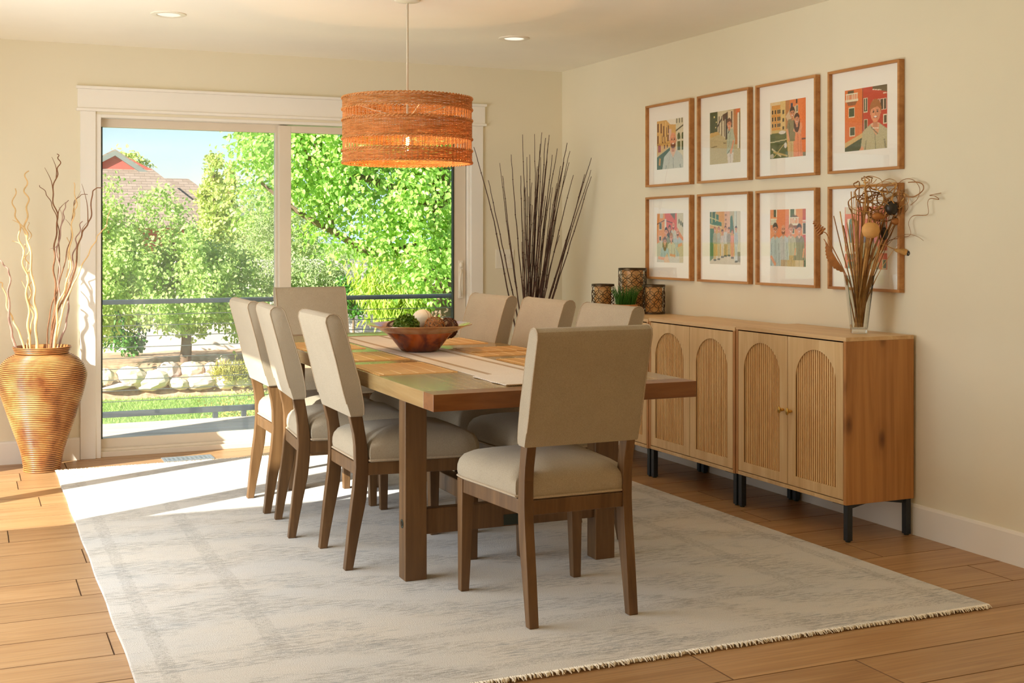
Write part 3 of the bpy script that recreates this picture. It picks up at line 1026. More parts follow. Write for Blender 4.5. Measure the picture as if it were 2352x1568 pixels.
bulb = MB(); bulb.lathe([(0.012, 0.155), (0.014, 0.145), (0.026, 0.115), (0.030, 0.095), (0.026, 0.075), (0.014, 0.064), (0.0, 0.061)], 24, cap1=False)
bo = bulb.build('bulb', glass_sheet('bulb_glass', (1.0, 0.96, 0.88), 0.8), pl)
mb = MB()
P = []
for k in range(60):
    a = k * 0.55
    P.append((0.008 * math.cos(a), 0.008 * math.sin(a), 0.082 + 0.05 * k / 60))
mb.tube(P, 0.0016, 5)
mb.build('filament', emit('filament_glow', (1.0, 0.55, 0.16), 60), bo)
lp = bpy.data.lights.new('pendant_light', 'POINT'); lp.energy = 9; lp.color = (1.0, 0.55, 0.24); lp.shadow_soft_size = 0.02
lo = bpy.data.objects.new('pendant_light', lp); lo.location = (PX, PY, 1.65 + 0.045); COL.objects.link(lo)

# ------------------------------------------------------------------ recessed ceiling lights
M['lens'] = emit('lamp_lens', (1.0, 0.92, 0.74), 1.15)
for (x, y, lb) in ((0.947, 6.55, 'recessed ceiling light above the floor vase end of the glass door'), (2.87, 6.55, 'recessed ceiling light above the corner with the bare twigs')):
    t = thing('recessed_light', lb, 'ceiling light', (x, y, H))
    mb = MB(); mb.lathe([(0.088, 0.0), (0.088, -0.004), (0.080, -0.007), (0.060, -0.006), (0.054, 0.0), (0.054, 0.0)], 40, cap0=False, cap1=False)
    mb.build('trim_ring', M['white_plastic'], t)
    mb = MB(); mb.lathe([(0.0, -0.003), (0.055, -0.003), (0.055, -0.001), (0.0, -0.001)], 32, cap0=False, cap1=False)
    mb.build('lens', M['lens'], t)
    sp = bpy.data.lights.new('downlight', 'SPOT'); sp.energy = 6; sp.color = (1.0, 0.82, 0.55); sp.spot_size = 2.3; sp.spot_blend = 0.8; sp.shadow_soft_size = 0.05
    so2 = bpy.data.objects.new('downlight', sp); so2.location = (x, y, H - 0.02); COL.objects.link(so2)
# ------------------------------------------------------------------ sideboard of three cabinets
def ring_plate(mb, W0, W1, zB, zT, cx, w, zb, zs, y0, y1):
    """flat plate W0..W1 x zB..zT with an arched opening (half width w, centre cx), between depths y0 (front) and y1"""
    inn, out = [(cx - w, zb), (cx - w, (zb + zs) / 2), (cx - w, zs)], [(W0, zB), (W0, (zb + zs) / 2), (W0, zs)]
    angs = [PI - PI * k / 28 for k in range(1, 28)]
    for corner in ((W0, zT), (W1, zT)):
        angs.append(math.atan2(corner[1] - zs, corner[0] - cx))
    for a in sorted(angs, reverse=True):
        c, s_ = math.cos(a), math.sin(a)
        inn.append((cx + w * c, zs + w * s_))
        ts = []
        if s_ > 1e-6: ts.append((zT - zs) / s_)
        if c > 1e-6: ts.append((W1 - cx) / c)
        if c < -1e-6: ts.append((W0 - cx) / c)
        t = min(ts)
        out.append((cx + t * c, zs + t * s_))
    inn += [(cx + w, zs), (cx + w, (zb + zs) / 2), (cx + w, zb)]
    out += [(W1, zs), (W1, (zb + zs) / 2), (W1, zB)]
    n = len(inn)
    vs = [(x, y0, z) for x, z in inn] + [(x, y0, z) for x, z in out] + [(x, y1, z) for x, z in inn] + [(x, y1, z) for x, z in out]
    fs = []
    for i in range(n):
        j = (i + 1) % n
        fs.append((i, j, n + j, n + i)[::-1])              # front
        fs.append((2 * n + i, 2 * n + j, 3 * n + j, 3 * n + i))   # back
        fs.append((i, j, 2 * n + j, 2 * n + i))            # opening wall
        fs.append((n + i, n + j, 3 * n + j, 3 * n + i)[::-1])
    mb.add(vs, fs)
door_slat = None
def cabinet(label, u, zt, z0, knobs=True):
    global door_slat
    t = thing('sideboard_cabinet', label, 'cabinet', RW(u, 0.385), RROT, 'arched-door sideboard cabinets along the wall')
    W, D = 0.405, 0.372
    MB().box(-W, W, 0, D, zt - 0.017, zt).build('top_panel', M['oak_top'], t, 0.001)
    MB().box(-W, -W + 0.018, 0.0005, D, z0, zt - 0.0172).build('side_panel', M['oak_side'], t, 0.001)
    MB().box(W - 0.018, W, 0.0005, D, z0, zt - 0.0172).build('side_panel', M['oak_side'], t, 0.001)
    MB().box(-W + 0.018, W - 0.018, 0.0005, D, z0, z0 + 0.017).build('bottom_panel', M['oak_pale'], t, 0.001)
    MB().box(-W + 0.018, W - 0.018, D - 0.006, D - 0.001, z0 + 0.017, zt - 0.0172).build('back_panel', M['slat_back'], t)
    zB, zT = z0 + 0.0205, zt - 0.0225
    w = 0.141
    zb, zs = zB + 0.045, zT - 0.046 - w
    for sx in (-1, 1):
        W0, W1 = sorted((sx * 0.0018, sx * (W - 0.0205)))
        cx = (W0 + W1) / 2 + sx * 0.006
        mb = MB(); ring_plate(mb, W0, W1, zB, zT, cx, w, zb, zs, 0.001, 0.0066)
        dr_ = mb.build('door', M['oak_pale'], t, 0.0008)
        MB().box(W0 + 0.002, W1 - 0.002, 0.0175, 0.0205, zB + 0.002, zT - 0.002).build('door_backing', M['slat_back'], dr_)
        if door_slat is None:
            a = MB()
            prof = [(-0.0038, 0.0172), (-0.0038, 0.0080), (-0.0030, 0.0070), (0.0030, 0.0070), (0.0038, 0.0080), (0.0038, 0.0172)]
            a.prism(prof, -0.5, 0.5, 'z'); door_slat = a.mesh('slat'); door_slat.materials.append(M['slat'])
        n = 19
        for k in range(n):
            o = bpy.data.objects.new('slat', door_slat); COL.objects.link(o); o.parent = dr_
            hgt = zs + w + 0.008 - zb + 0.008
            o.location = (cx - w + 2 * w * (k + 0.5) / n, 0, zb - 0.008 + hgt / 2)
            o.scale = (1, 1, hgt)
        kx, kz = sx * 0.030, z0 + 0.355
        mb = MB()
        mb.tube([(kx, 0.001, kz), (kx, -0.020, kz)], 0.0055, 12)
        mb.blob((kx, -0.010, kz), 0.0085, 0.006, 0.0085, 14, 8)
        mb.blob((kx, -0.024, kz), 0.010, 0.0062, 0.0165, 18, 10)
        mb.build('knob', M['brass'], dr_)
    for sx in (-1, 1):
        for yy in (0.012, D - 0.040):
            xa, xb = sorted((sx * (W - 0.004), sx * (W - 0.031)))
            mb = MB()
            mb.box(xa, xb, yy, yy + 0.027, 0.006, z0 - 0.003)
            mb.box(min(xa, xb - 0.10 if sx > 0 else xa), max(xb, xa + 0.10 if sx < 0 else xb), yy, yy + 0.027, z0 - 0.006, z0 - 0.0005)
            if yy < 0.1: mb.prism([(yy + 0.027, z0 - 0.004), (yy + 0.11, z0 - 0.004), (yy + 0.027, z0 - 0.02)], (xa + xb) / 2 - 0.002, (xa + xb) / 2 + 0.002, 'x')
            else: mb.prism([(yy, z0 - 0.004), (yy - 0.11, z0 - 0.004), (yy, z0 - 0.02)], (xa + xb) / 2 - 0.002, (xa + xb) / 2 + 0.002, 'x')
            lg = mb.build('leg', M['black_steel'], t, 0.001)
            mb = MB(); mb.lathe([(0.0, 0.0), (0.011, 0.0), (0.011, 0.006), (0.0, 0.006)], 12, ((xa + xb) / 2, yy + 0.0135, 0), cap0=False, cap1=False)
            mb.build('foot', M['gasket'], lg)
    return t
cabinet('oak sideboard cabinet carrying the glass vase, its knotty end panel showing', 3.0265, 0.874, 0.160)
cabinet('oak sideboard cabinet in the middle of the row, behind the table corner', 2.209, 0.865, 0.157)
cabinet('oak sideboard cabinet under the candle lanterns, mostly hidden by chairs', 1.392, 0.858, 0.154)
ST = (0.874, 0.865, 0.858)

# ------------------------------------------------------------------ framed photographs
class Pic:
    def __init__(s, w=104, h=112):
        s.w, s.h = w, h
        s.a = np.ones((h, w, 3))
        yy, xx = np.mgrid[0:h, 0:w]
        s.x, s.y = (xx + 0.5) / w, (yy + 0.5) / h
    def put(s, m, c, al=1.0):
        c = np.array(c) / 255.0
        s.a[m] = s.a[m] * (1 - al) + c * al
        return s
    def poly(s, pts, c, al=1.0):
        inside = np.zeros(s.x.shape, bool)
        n = len(pts)
        for i in range(n):
            (x0, y0), (x1, y1) = pts[i], pts[(i + 1) % n]
            if y0 == y1: continue
            cnd = ((y0 > s.y) != (y1 > s.y)) & (s.x < (x1 - x0) * (s.y - y0) / (y1 - y0) + x0)
            inside ^= cnd
        return s.put(inside, c, al)
    def rect(s, x0, y0, x1, y1, c, al=1.0): return s.put((s.x >= x0) & (s.x < x1) & (s.y >= y0) & (s.y < y1), c, al)
    def ell(s, cx, cy, rx, ry, c, al=1.0, rot=0.0):
        dx, dy = s.x - cx, s.y - cy
        u = dx * math.cos(rot) + dy * math.sin(rot); v = -dx * math.sin(rot) + dy * math.cos(rot)
        return s.put((u / rx) ** 2 + (v / ry) ** 2 <= 1, c, al)
    def line(s, x0, y0, x1, y1, wd, c):
        dx, dy = x1 - x0, y1 - y0
        L = math.hypot(dx, dy); nx, ny = -dy / L * wd / 2, dx / L * wd / 2
        return s.poly([(x0 + nx, y0 + ny), (x1 + nx, y1 + ny), (x1 - nx, y1 - ny), (x0 - nx, y0 - ny)], c)
    def window(s, x0, y0, x1, y1, c=(60, 74, 48), fr=(228, 214, 180), b=0.012):
        s.rect(x0 - b, y0 - b, x1 + b, y1 + b * 1.6, fr); return s.rect(x0, y0, x1, y1, c)
    def speck(s, amt, seed):
        r = np.random.default_rng(seed)
        s.a = np.clip(s.a + r.normal(0, amt, (s.h, s.w, 1)), 0, 1); return s
    def head(s, cx, cy, r, skin, hair, bald=False, beard=None, long=False):
        if long: s.ell(cx, cy + r * 0.75, r * 0.98, r * 1.9, hair)
        if not bald: s.ell(cx, cy - r * 0.28, r * 0.86, r * 1.02, hair)
        s.rect(cx - r * 0.34, cy + r * 0.6, cx + r * 0.34, cy + r * 1.55, tuple(v * 0.88 for v in skin))
        s.ell(cx, cy + r * 0.06, r * 0.72, r * 1.0, skin)
        s.ell(cx + r * 0.30, cy + r * 0.15, r * 0.34, r * 0.75, tuple(v * 0.92 for v in skin), 0.7)
        if not bald: s.poly([(cx - r * 0.75, cy - r * 0.25), (cx - r * 0.6, cy - r * 0.95), (cx + r * 0.6, cy - r * 0.95), (cx + r * 0.75, cy - r * 0.2), (cx + r * 0.3, cy - r * 0.52), (cx - r * 0.3, cy - r * 0.42)], hair)
        if beard:
            s.ell(cx, cy + r * 0.66, r * 0.60, r * 0.46, beard); s.ell(cx, cy + r * 0.36, r * 0.42, r * 0.30, skin)
        for q in (-1, 1):
            s.ell(cx + q * r * 0.30, cy - r * 0.02, r * 0.14, r * 0.08, (60, 40, 30))
            s.line(cx + q * r * 0.46, cy - r * 0.20, cx + q * r * 0.16, cy - r * 0.20, r * 0.09, tuple(v * 0.5 for v in skin))
            s.ell(cx + q * r * 0.72, cy + r * 0.10, r * 0.10, r * 0.20, tuple(v * 0.93 for v in skin))
        s.line(cx, cy - r * 0.02, cx + r * 0.05, cy + r * 0.30, r * 0.12, tuple(v * 0.82 for v in skin))
        s.ell(cx, cy + r * 0.52, r * 0.30, r * 0.13, (172, 80, 64)); s.ell(cx, cy + r * 0.49, r * 0.24, r * 0.07, (250, 240, 226))
        return s
    def torso(s, cx, ytop, wd, ybot, c, dark=None):
        dark = dark or tuple(v * 0.78 for v in c)
        s.poly([(cx - wd * 0.18, ytop), (cx + wd * 0.18, ytop), (cx + wd * 0.46, ytop + wd * 0.16), (cx + wd * 0.56, ybot), (cx - wd * 0.56, ybot), (cx - wd * 0.46, ytop + wd * 0.16)], c)
        s.line(cx - wd * 0.34, ytop + wd * 0.4, cx - wd * 0.38, ybot, wd * 0.05, dark); s.line(cx + wd * 0.34, ytop + wd * 0.4, cx + wd * 0.40, ybot, wd * 0.06, dark)
        s.line(cx, ytop + wd * 0.2, cx + wd * 0.02, ybot, wd * 0.03, dark)
        s.poly([(cx - wd * 0.17, ytop - wd * 0.01), (cx, ytop + wd * 0.2), (cx + wd * 0.17, ytop - wd * 0.01), (cx + wd * 0.10, ytop - wd * 0.03), (cx - wd * 0.10, ytop - wd * 0.03)], (226, 186, 152))
        return s
SK = (226, 160, 120)
def pic_canal_man():
    p = Pic(); p.rect(0, 0, 1, 1, (220, 172, 96))
    p.poly([(0.2, 0), (0.72, 0), (0.72, 0.12), (0.5, 0.1), (0.36, 0.0)], (240, 232, 214))
    for x, y, w_, h_ in ((0.02, 0.05, 0.06, 0.18), (0.14, 0.06, 0.05, 0.2), (0.24, 0.12, 0.05, 0.22), (0.34, 0.15, 0.04, 0.2), (0.42, 0.12, 0.04, 0.16), (0.02, 0.3, 0.05, 0.2), (0.2, 0.3, 0.05, 0.16), (0.3, 0.34, 0.04, 0.14), (0.4, 0.3, 0.05, 0.14)): p.rect(x, y, x + w_, y + h_, (120, 74, 40))
    for x in (0.10, 0.22, 0.33): p.rect(x, 0.04, x + 0.025, 0.44, (238, 200, 130))
    p.rect(0.46, 0.2, 0.56, 0.42, (226, 190, 170)); p.rect(0, 0.46, 0.5, 0.49, (196, 150, 70))
    p.rect(0.05, 0.5, 0.15, 0.64, (170, 66, 36)); p.rect(0.28, 0.5, 0.32, 0.58, (110, 60, 30)); p.rect(0.38, 0.5, 0.42, 0.57, (110, 60, 30))
    p.poly([(0.72, 0), (1, 0), (1, 0.9), (0.72, 0.75)], (220, 210, 178)); p.line(0.72, 0.25, 1.0, 0.15, 0.03, (96, 84, 50))
    for x in (0.74, 0.84, 0.93): p.rect(x, 0.0, x + 0.03, 0.10, (90, 84, 60))
    for x in (0.78, 0.93): p.ell(x + 0.05, 0.36, 0.05, 0.07, (84, 92, 44)); p.rect(x, 0.36, x + 0.10, 0.42, (84, 92, 44)); p.rect(x, 0.46, x + 0.10, 0.64, (90, 98, 46))
    p.poly([(0, 0.74), (0.5, 0.56), (0.5, 1), (0, 1)], (70, 92, 56)); p.line(0, 0.73, 0.5, 0.55, 0.03, (208, 180, 120))
    p.poly([(0.1, 0.76), (0.15, 0.78), (0.13, 0.92), (0.07, 0.9)], (206, 150, 60))
    p.torso(0.62, 0.63, 0.74, 1.02, (196, 198, 186)); p.head(0.62, 0.42, 0.155, (232, 156, 116), (60, 40, 30), bald=True, beard=(120, 62, 34))
    return p
def pic_alley():
    p = Pic(); p.rect(0, 0, 1, 1, (196, 180, 130))
    p.rect(0, 0, 0.28, 0.42, (74, 80, 40)); p.ell(0.15, 0.1, 0.02, 0.02, (250, 230, 150)); p.ell(0.22, 0.2, 0.015, 0.015, (250, 230, 150)); p.ell(0.2, 0.3, 0.015, 0.015, (240, 220, 150))
    p.poly([(0.26, 0), (0.6, 0), (0.6, 0.58), (0.5, 0.52), (0.26, 0.38)], (216, 204, 170))
    for x in (0.3, 0.38, 0.47): p.rect(x, 0.1, x + 0.03, 0.4 + x * 0.2, (110, 86, 56))
    p.poly([(0.42, 0.08), (0.66, 0.02), (0.58, 0.14), (0.44, 0.2)], (92, 60, 44)); p.line(0.25, 0.3, 0.4, 0.14, 0.03, (60, 50, 40))
    p.rect(0.52, 0.12, 0.6, 0.55, (70, 58, 44)); p.rect(0.6, 0.02, 0.78, 0.6, (226, 204, 168)); p.rect(0.70, 0.04, 0.74, 0.34, (92, 70, 50))
    p.rect(0.78, 0.0, 0.9, 0.66, (196, 130, 74)); p.rect(0.86, 0.0, 1.0, 0.12, (222, 112, 54)); p.rect(0.9, 0.08, 0.97, 0.74, (230, 226, 206)); p.rect(0.965, 0.06, 0.985, 0.74, (70, 64, 50)); p.rect(0.985, 0, 1, 0.78, (196, 170, 110))
    p.poly([(0, 0.42), (0.28, 0.38), (0.5, 0.55), (1, 0.78), (1, 1), (0, 1)], (194, 176, 128)); p.poly([(0, 0.4), (0.26, 0.38), (0.34, 0.44), (0, 0.48)], (206, 168, 96))
    p.line(0.05, 0.67, 0.25, 0.66, 0.02, (132, 112, 74)); p.line(0.45, 0.61, 0.55, 0.62, 0.02, (140, 118, 80))
    p.poly([(0.57, 0.78), (0.78, 0.78), (0.76, 1), (0.6, 1)], (222, 208, 192)); p.line(0.67, 0.8, 0.68, 1.0, 0.012, (176, 160, 140))
    p.poly([(0.58, 0.36), (0.76, 0.36), (0.83, 0.58), (0.78, 0.8), (0.56, 0.82)], (182, 188, 160)); p.line(0.60, 0.44, 0.66, 0.38, 0.02, (50, 50, 60)); p.line(0.68, 0.42, 0.62, 0.7, 0.012, (140, 146, 120)); p.line(0.58, 0.82, 0.68, 0.74, 0.014, (90, 90, 70))
    p.line(0.78, 0.58, 0.72, 0.76, 0.05, SK); p.ell(0.70, 0.78, 0.035, 0.05, SK)
    p.head(0.64, 0.265, 0.085, (226, 150, 108), (108, 62, 32))
    return p
def pic_couple():
    p = Pic(); p.rect(0, 0, 1, 1, (222, 178, 96))
    p.rect(0, 0, 0.3, 0.07, (226, 200, 150)); p.rect(0.3, 0.0, 0.44, 0.56, (222, 192, 124)); p.rect(0.44, 0, 0.56, 0.5, (190, 130, 74)); p.rect(0.05, 0.06, 0.3, 0.55, (216, 150, 62))
    for y in (0.14, 0.27, 0.38): 
        for x in (0.06, 0.13, 0.21, 0.26): p.window(x, y, x + 0.04, y + 0.07, (74, 56, 34), (226, 190, 120), 0.006)
    for y in (0.16, 0.3, 0.45): p.rect(0.36, y, 0.40, y + 0.07, (80, 70, 44))
    p.rect(0.0, 0.05, 0.05, 0.6, (222, 200, 160)); p.rect(0.05, 0.5, 0.45, 0.56, (206, 180, 110))
    p.rect(0.56, 0, 0.80, 0.3, (226, 130, 66)); p.rect(0.59, 0.06, 0.64, 0.16, (66, 64, 84)); p.rect(0.73, 0.0, 0.77, 0.08, (60, 44, 40)); p.window(0.74, 0.12, 0.78, 0.22, (110, 104, 90))
    p.poly([(0.44, 0.28), (0.6, 0.14), (0.74, 0.12), (0.74, 0.3), (0.5, 0.36)], (212, 186, 150))
    p.rect(0.80, 0, 1, 1, (232, 118, 46)); p.rect(0.8, 0, 0.9, 1, (238, 128, 56)); p.rect(0.88, 0.69, 1, 0.71, (110, 60, 40)); p.rect(0.9, 0.93, 1, 1, (140, 120, 80))
    p.poly([(0, 0.56), (0.46, 0.54), (0.52, 1), (0, 1)], (88, 98, 48)); p.ell(0.35, 0.55, 0.1, 0.03, (224, 216, 200)); p.rect(0.15, 0.6, 0.4, 0.66, (116, 116, 58), 0.6)
    p.line(0, 0.71, 0.48, 0.68, 0.018, (206, 196, 150)); p.line(0.1, 0.98, 0.4, 0.76, 0.014, (206, 180, 110)); p.line(0.05, 0.82, 0.32, 0.97, 0.03, (206, 196, 160)); p.line(0.1, 0.88, 0.5, 0.97, 0.03, (196, 168, 100)); p.ell(0.44, 0.78, 0.04, 0.05, (226, 220, 206)); p.ell(0.06, 0.95, 0.05, 0.04, (190, 180, 160))
    p.poly([(0.52, 0.68), (0.7, 0.68), (0.66, 1), (0.52, 1)], (208, 180, 122)); p.line(0.6, 0.75, 0.6, 1, 0.012, (160, 130, 80))
    p.poly([(0.66, 0.56), (0.86, 0.5), (0.92, 1), (0.66, 1)], (234, 146, 98)); p.line(0.78, 0.6, 0.8, 1, 0.02, (214, 120, 76)); p.line(0.86, 0.62, 0.87, 1, 0.016, (214, 120, 76))
    p.poly([(0.52, 0.34), (0.66, 0.33), (0.72, 0.5), (0.70, 0.72), (0.52, 0.72), (0.47, 0.5)], (142, 132, 92)); p.line(0.55, 0.4, 0.55, 0.7, 0.02, (112, 104, 70))
    p.line(0.48, 0.5, 0.54, 0.72, 0.05, SK); p.line(0.66, 0.53, 0.84, 0.60, 0.045, SK); p.line(0.84, 0.60, 0.86, 0.5, 0.05, SK)
    p.poly([(0.74, 0.42), (0.88, 0.42), (0.91, 0.52), (0.80, 0.54)], (238, 156, 108))
    p.head(0.755, 0.355, 0.085, (228, 156, 118), (84, 48, 30), long=True); p.head(0.63, 0.235, 0.085, (222, 150, 108), (70, 46, 28))
    return p
def balcony(p, x0, y0, x1, y1):
    p.rect(x0 - 0.02, y0, x1 + 0.02, y0 + 0.02, (240, 228, 196)); p.rect(x0 - 0.03, y1 - 0.02, x1 + 0.03, y1 + 0.02, (236, 222, 190))
    k = int((x1 - x0) / 0.035)
    for i in range(k + 1): p.rect(x0 + i * (x1 - x0) / k - 0.008, y0, x0 + i * (x1 - x0) / k + 0.008, y1, (238, 226, 196))
    p.poly([(x0, y1 + 0.02), (x1, y1 + 0.02), (x1 - 0.04, y1 + 0.08), (x0 + 0.04, y1 + 0.08)], (150, 92, 50))
def pic_smile():
    p = Pic(); p.rect(0, 0, 1, 1, (226, 116, 44)); p.rect(0.43, 0, 1, 1, (198, 62, 30)); p.rect(0.425, 0, 0.44, 0.72, (150, 60, 30))
    p.rect(0.08, 0.02, 0.22, 0.09, (92, 76, 40)); balcony(p, 0.05, 0.06, 0.30, 0.18)
    p.window(0.11, 0.30, 0.23, 0.44, (66, 78, 44)); p.window(0.13, 0.62, 0.24, 0.74, (70, 78, 46)); p.window(0.46, 0.18, 0.54, 0.38, (70, 72, 44)); p.rect(0.49, 0.18, 0.51, 0.37, (226, 208, 180)); p.window(0.47, 0.52, 0.54, 0.68, (100, 84, 48))
    for x in (0.68, 0.77, 0.85, 0.92): p.window(x, 0.22, x + 0.05, 0.38, (76, 58, 38), (230, 200, 170), 0.01)
    p.poly([(0.66, 0), (1, 0), (1, 0.12), (0.9, 0.10), (0.66, 0.04)], (106, 88, 52)); p.line(0.66, 0.05, 0.86, 0.08, 0.015, (230, 214, 190)); p.line(0.9, 0.13, 1, 0.14, 0.015, (230, 214, 190)); p.window(0.92, 0.48, 0.98, 0.6, (90, 70, 44))
    p.poly([(0, 0.86), (0.43, 0.72), (0.43, 0.8), (0, 0.94)], (214, 180, 116)); p.poly([(0, 0.94), (0.43, 0.79), (0.43, 1), (0, 1)], (70, 82, 46)); p.poly([(0.9, 0.75), (1, 0.7), (1, 0.92), (0.9, 0.9)], (80, 84, 52))
    p.torso(0.72, 0.60, 0.62, 1.02, (188, 178, 136)); p.poly([(0.46, 0.72), (0.54, 0.68), (0.48, 0.96), (0.40, 0.94)], (190, 180, 138)); p.line(0.44, 0.95, 0.37, 1.02, 0.07, SK)
    p.poly([(0.62, 0.62), (0.82, 0.6), (0.80, 0.74), (0.74, 0.78)], (222, 160, 116)); p.line(0.63, 0.64, 0.78, 0.76, 0.02, (120, 112, 78)); p.line(0.66, 0.66, 0.80, 0.67, 0.012, (240, 230, 210))
    p.head(0.73, 0.41, 0.155, (230, 152, 108), (170, 104, 46))
    return p
def pic_family():
    p = Pic(); p.rect(0, 0, 1, 1, (226, 146, 86)); p.poly([(0.3, 0), (0.78, 0), (0.78, 0.4), (0.36, 0.3)], (222, 108, 88)); p.poly([(0.76, 0), (1, 0), (1, 0.5), (0.76, 0.28)], (214, 206, 176)); p.rect(0, 0, 0.3, 0.5, (230, 158, 92))
    p.window(0.10, 0.2, 0.18, 0.32, (92, 96, 66)); p.window(0.1, 0.47, 0.16, 0.55, (92, 96, 66)); p.rect(0.12, 0, 0.24, 0.1, (206, 196, 170)); p.poly([(0.5, 0), (0.7, 0), (0.68, 0.14)], (124, 110, 84))
    for x in (0.84, 0.91, 0.97): p.ell(x, 0.17 + (x - 0.84) * 0.5, 0.025, 0.05, (100, 104, 70))
    p.line(0, 0.22, 0.3, 0.14, 0.016, (90, 66, 50)); p.line(0.3, 0.14, 0.6, 0.2, 0.016, (90, 66, 50)); p.rect(0.30, 0.12, 0.37, 0.4, (230, 220, 200))
    p.poly([(0.0, 0.62), (0.3, 0.52), (1, 0.55), (1, 1), (0, 1)], (206, 204, 190))
    for cx, cy, r, hair, shirt, kw in ((0.63, 0.25, 0.065, (150, 110, 80), (206, 206, 186), dict(bald=True, beard=(130, 80, 56))), (0.49, 0.31, 0.06, (110, 76, 56), (76, 88, 66), dict(long=True)), (0.36, 0.37, 0.07, (84, 66, 48), (146, 148, 116), {}), (0.79, 0.38, 0.075, (180, 130, 90), (186, 198, 196), dict(bald=True, beard=(140, 96, 62)))):
        p.torso(cx, cy + r * 1.35, r * 4.2, cy + r * 6.5, shirt); p.head(cx, cy, r, (228, 162, 126), hair, **kw)
    p.poly([(0.72, 0.7), (1, 0.62), (1, 0.98), (0.86, 1), (0.84, 0.8)], (206, 196, 160)); p.line(0.8, 0.66, 0.95, 0.62, 0.06, SK)
    p.torso(0.56, 0.585, 0.30, 0.9, (208, 206, 184)); p.head(0.55, 0.49, 0.075, (230, 166, 130), (180, 132, 80)); p.line(0.5, 0.84, 0.7, 0.86, 0.05, SK)
    p.torso(0.30, 0.68, 0.32, 0.95, (176, 198, 204)); p.head(0.31, 0.57, 0.075, (228, 164, 128), (124, 88, 60), long=True); p.line(0.05, 0.9, 0.35, 0.93, 0.06, SK); p.poly([(0.28, 0.92), (0.4, 0.8), (0.5, 1), (0.28, 1)], (226, 190, 150))
    return p
def pic_group():
    p = Pic(); p.rect(0, 0, 1, 1, (216, 168, 100)); p.poly([(0, 0), (0.36, 0.08), (0.4, 0.28), (0, 0.24)], (76, 120, 84)); p.rect(0, 0, 0.2, 0.1, (86, 112, 78)); p.rect(0.06, 0.0, 0.09, 0.22, (206, 196, 130)); p.rect(0.18, 0.02, 0.21, 0.2, (206, 196, 130)); p.line(0, 0.11, 0.4, 0.2, 0.02, (206, 200, 140)); p.rect(0.3, 0, 0.48, 0.2, (222, 160, 76)); p.line(0, 0.24, 0.4, 0.31, 0.02, (214, 206, 150))
    p.rect(0.48, 0, 0.66, 0.4, (222, 176, 140)); p.rect(0.66, 0.0, 0.80, 0.4, (196, 184, 150)); p.poly([(0.68, 0.1), (0.74, 0.08), (0.8, 0.42), (0.66, 0.4)], (92, 124, 96)); p.rect(0.8, 0, 0.88, 0.5, (206, 212, 196)); p.rect(0.88, 0, 1, 1, (214, 208, 186)); p.line(0.87, 0, 0.87, 0.7, 0.015, (120, 116, 96))
    for y in (0.05, 0.14, 0.22, 0.3): p.rect(0.5, y, 0.56, y + 0.04, (170, 130, 100))
    p.rect(0, 0.32, 0.14, 1, (84, 122, 78)); p.poly([(0, 0.95), (0.2, 0.84), (1, 0.84), (1, 1), (0, 1)], (206, 194, 172)); p.rect(0.88, 0.76, 1, 0.95, (146, 136, 116))
    for cx, yh, col, leg, hair, ht in ((0.17, 0.34, (176, 170, 130), (206, 172, 106), (170, 110, 60), 0.92), (0.30, 0.34, (186, 186, 160), (206, 188, 150), (180, 120, 84), 0.9), (0.42, 0.39, (214, 200, 186), (222, 206, 192), (90, 60, 46), 0.86), (0.52, 0.32, (210, 206, 196), (190, 160, 110), (110, 80, 56), 0.84), (0.63, 0.35, (170, 160, 140), (200, 180, 150), (90, 66, 50), 0.83), (0.74, 0.39, (232, 156, 124), (232, 156, 124), (140, 96, 66), 0.87), (0.86, 0.33, (190, 198, 196), (206, 212, 212), (80, 60, 50), 0.94)):
        r = 0.042
        p.poly([(cx - 0.05, 0.6), (cx + 0.05, 0.6), (cx + 0.04, ht), (cx - 0.04, ht)], leg); p.line(cx, 0.66, cx, ht, 0.01, tuple(v * 0.75 for v in leg)); p.ell(cx - 0.02, ht, 0.025, 0.02, (70, 60, 50)); p.ell(cx + 0.025, ht, 0.025, 0.02, (70, 60, 50))
        p.torso(cx, yh + 0.06, 0.12, 0.62, col); p.head(cx, yh, r, (224, 158, 122), hair)
    return p
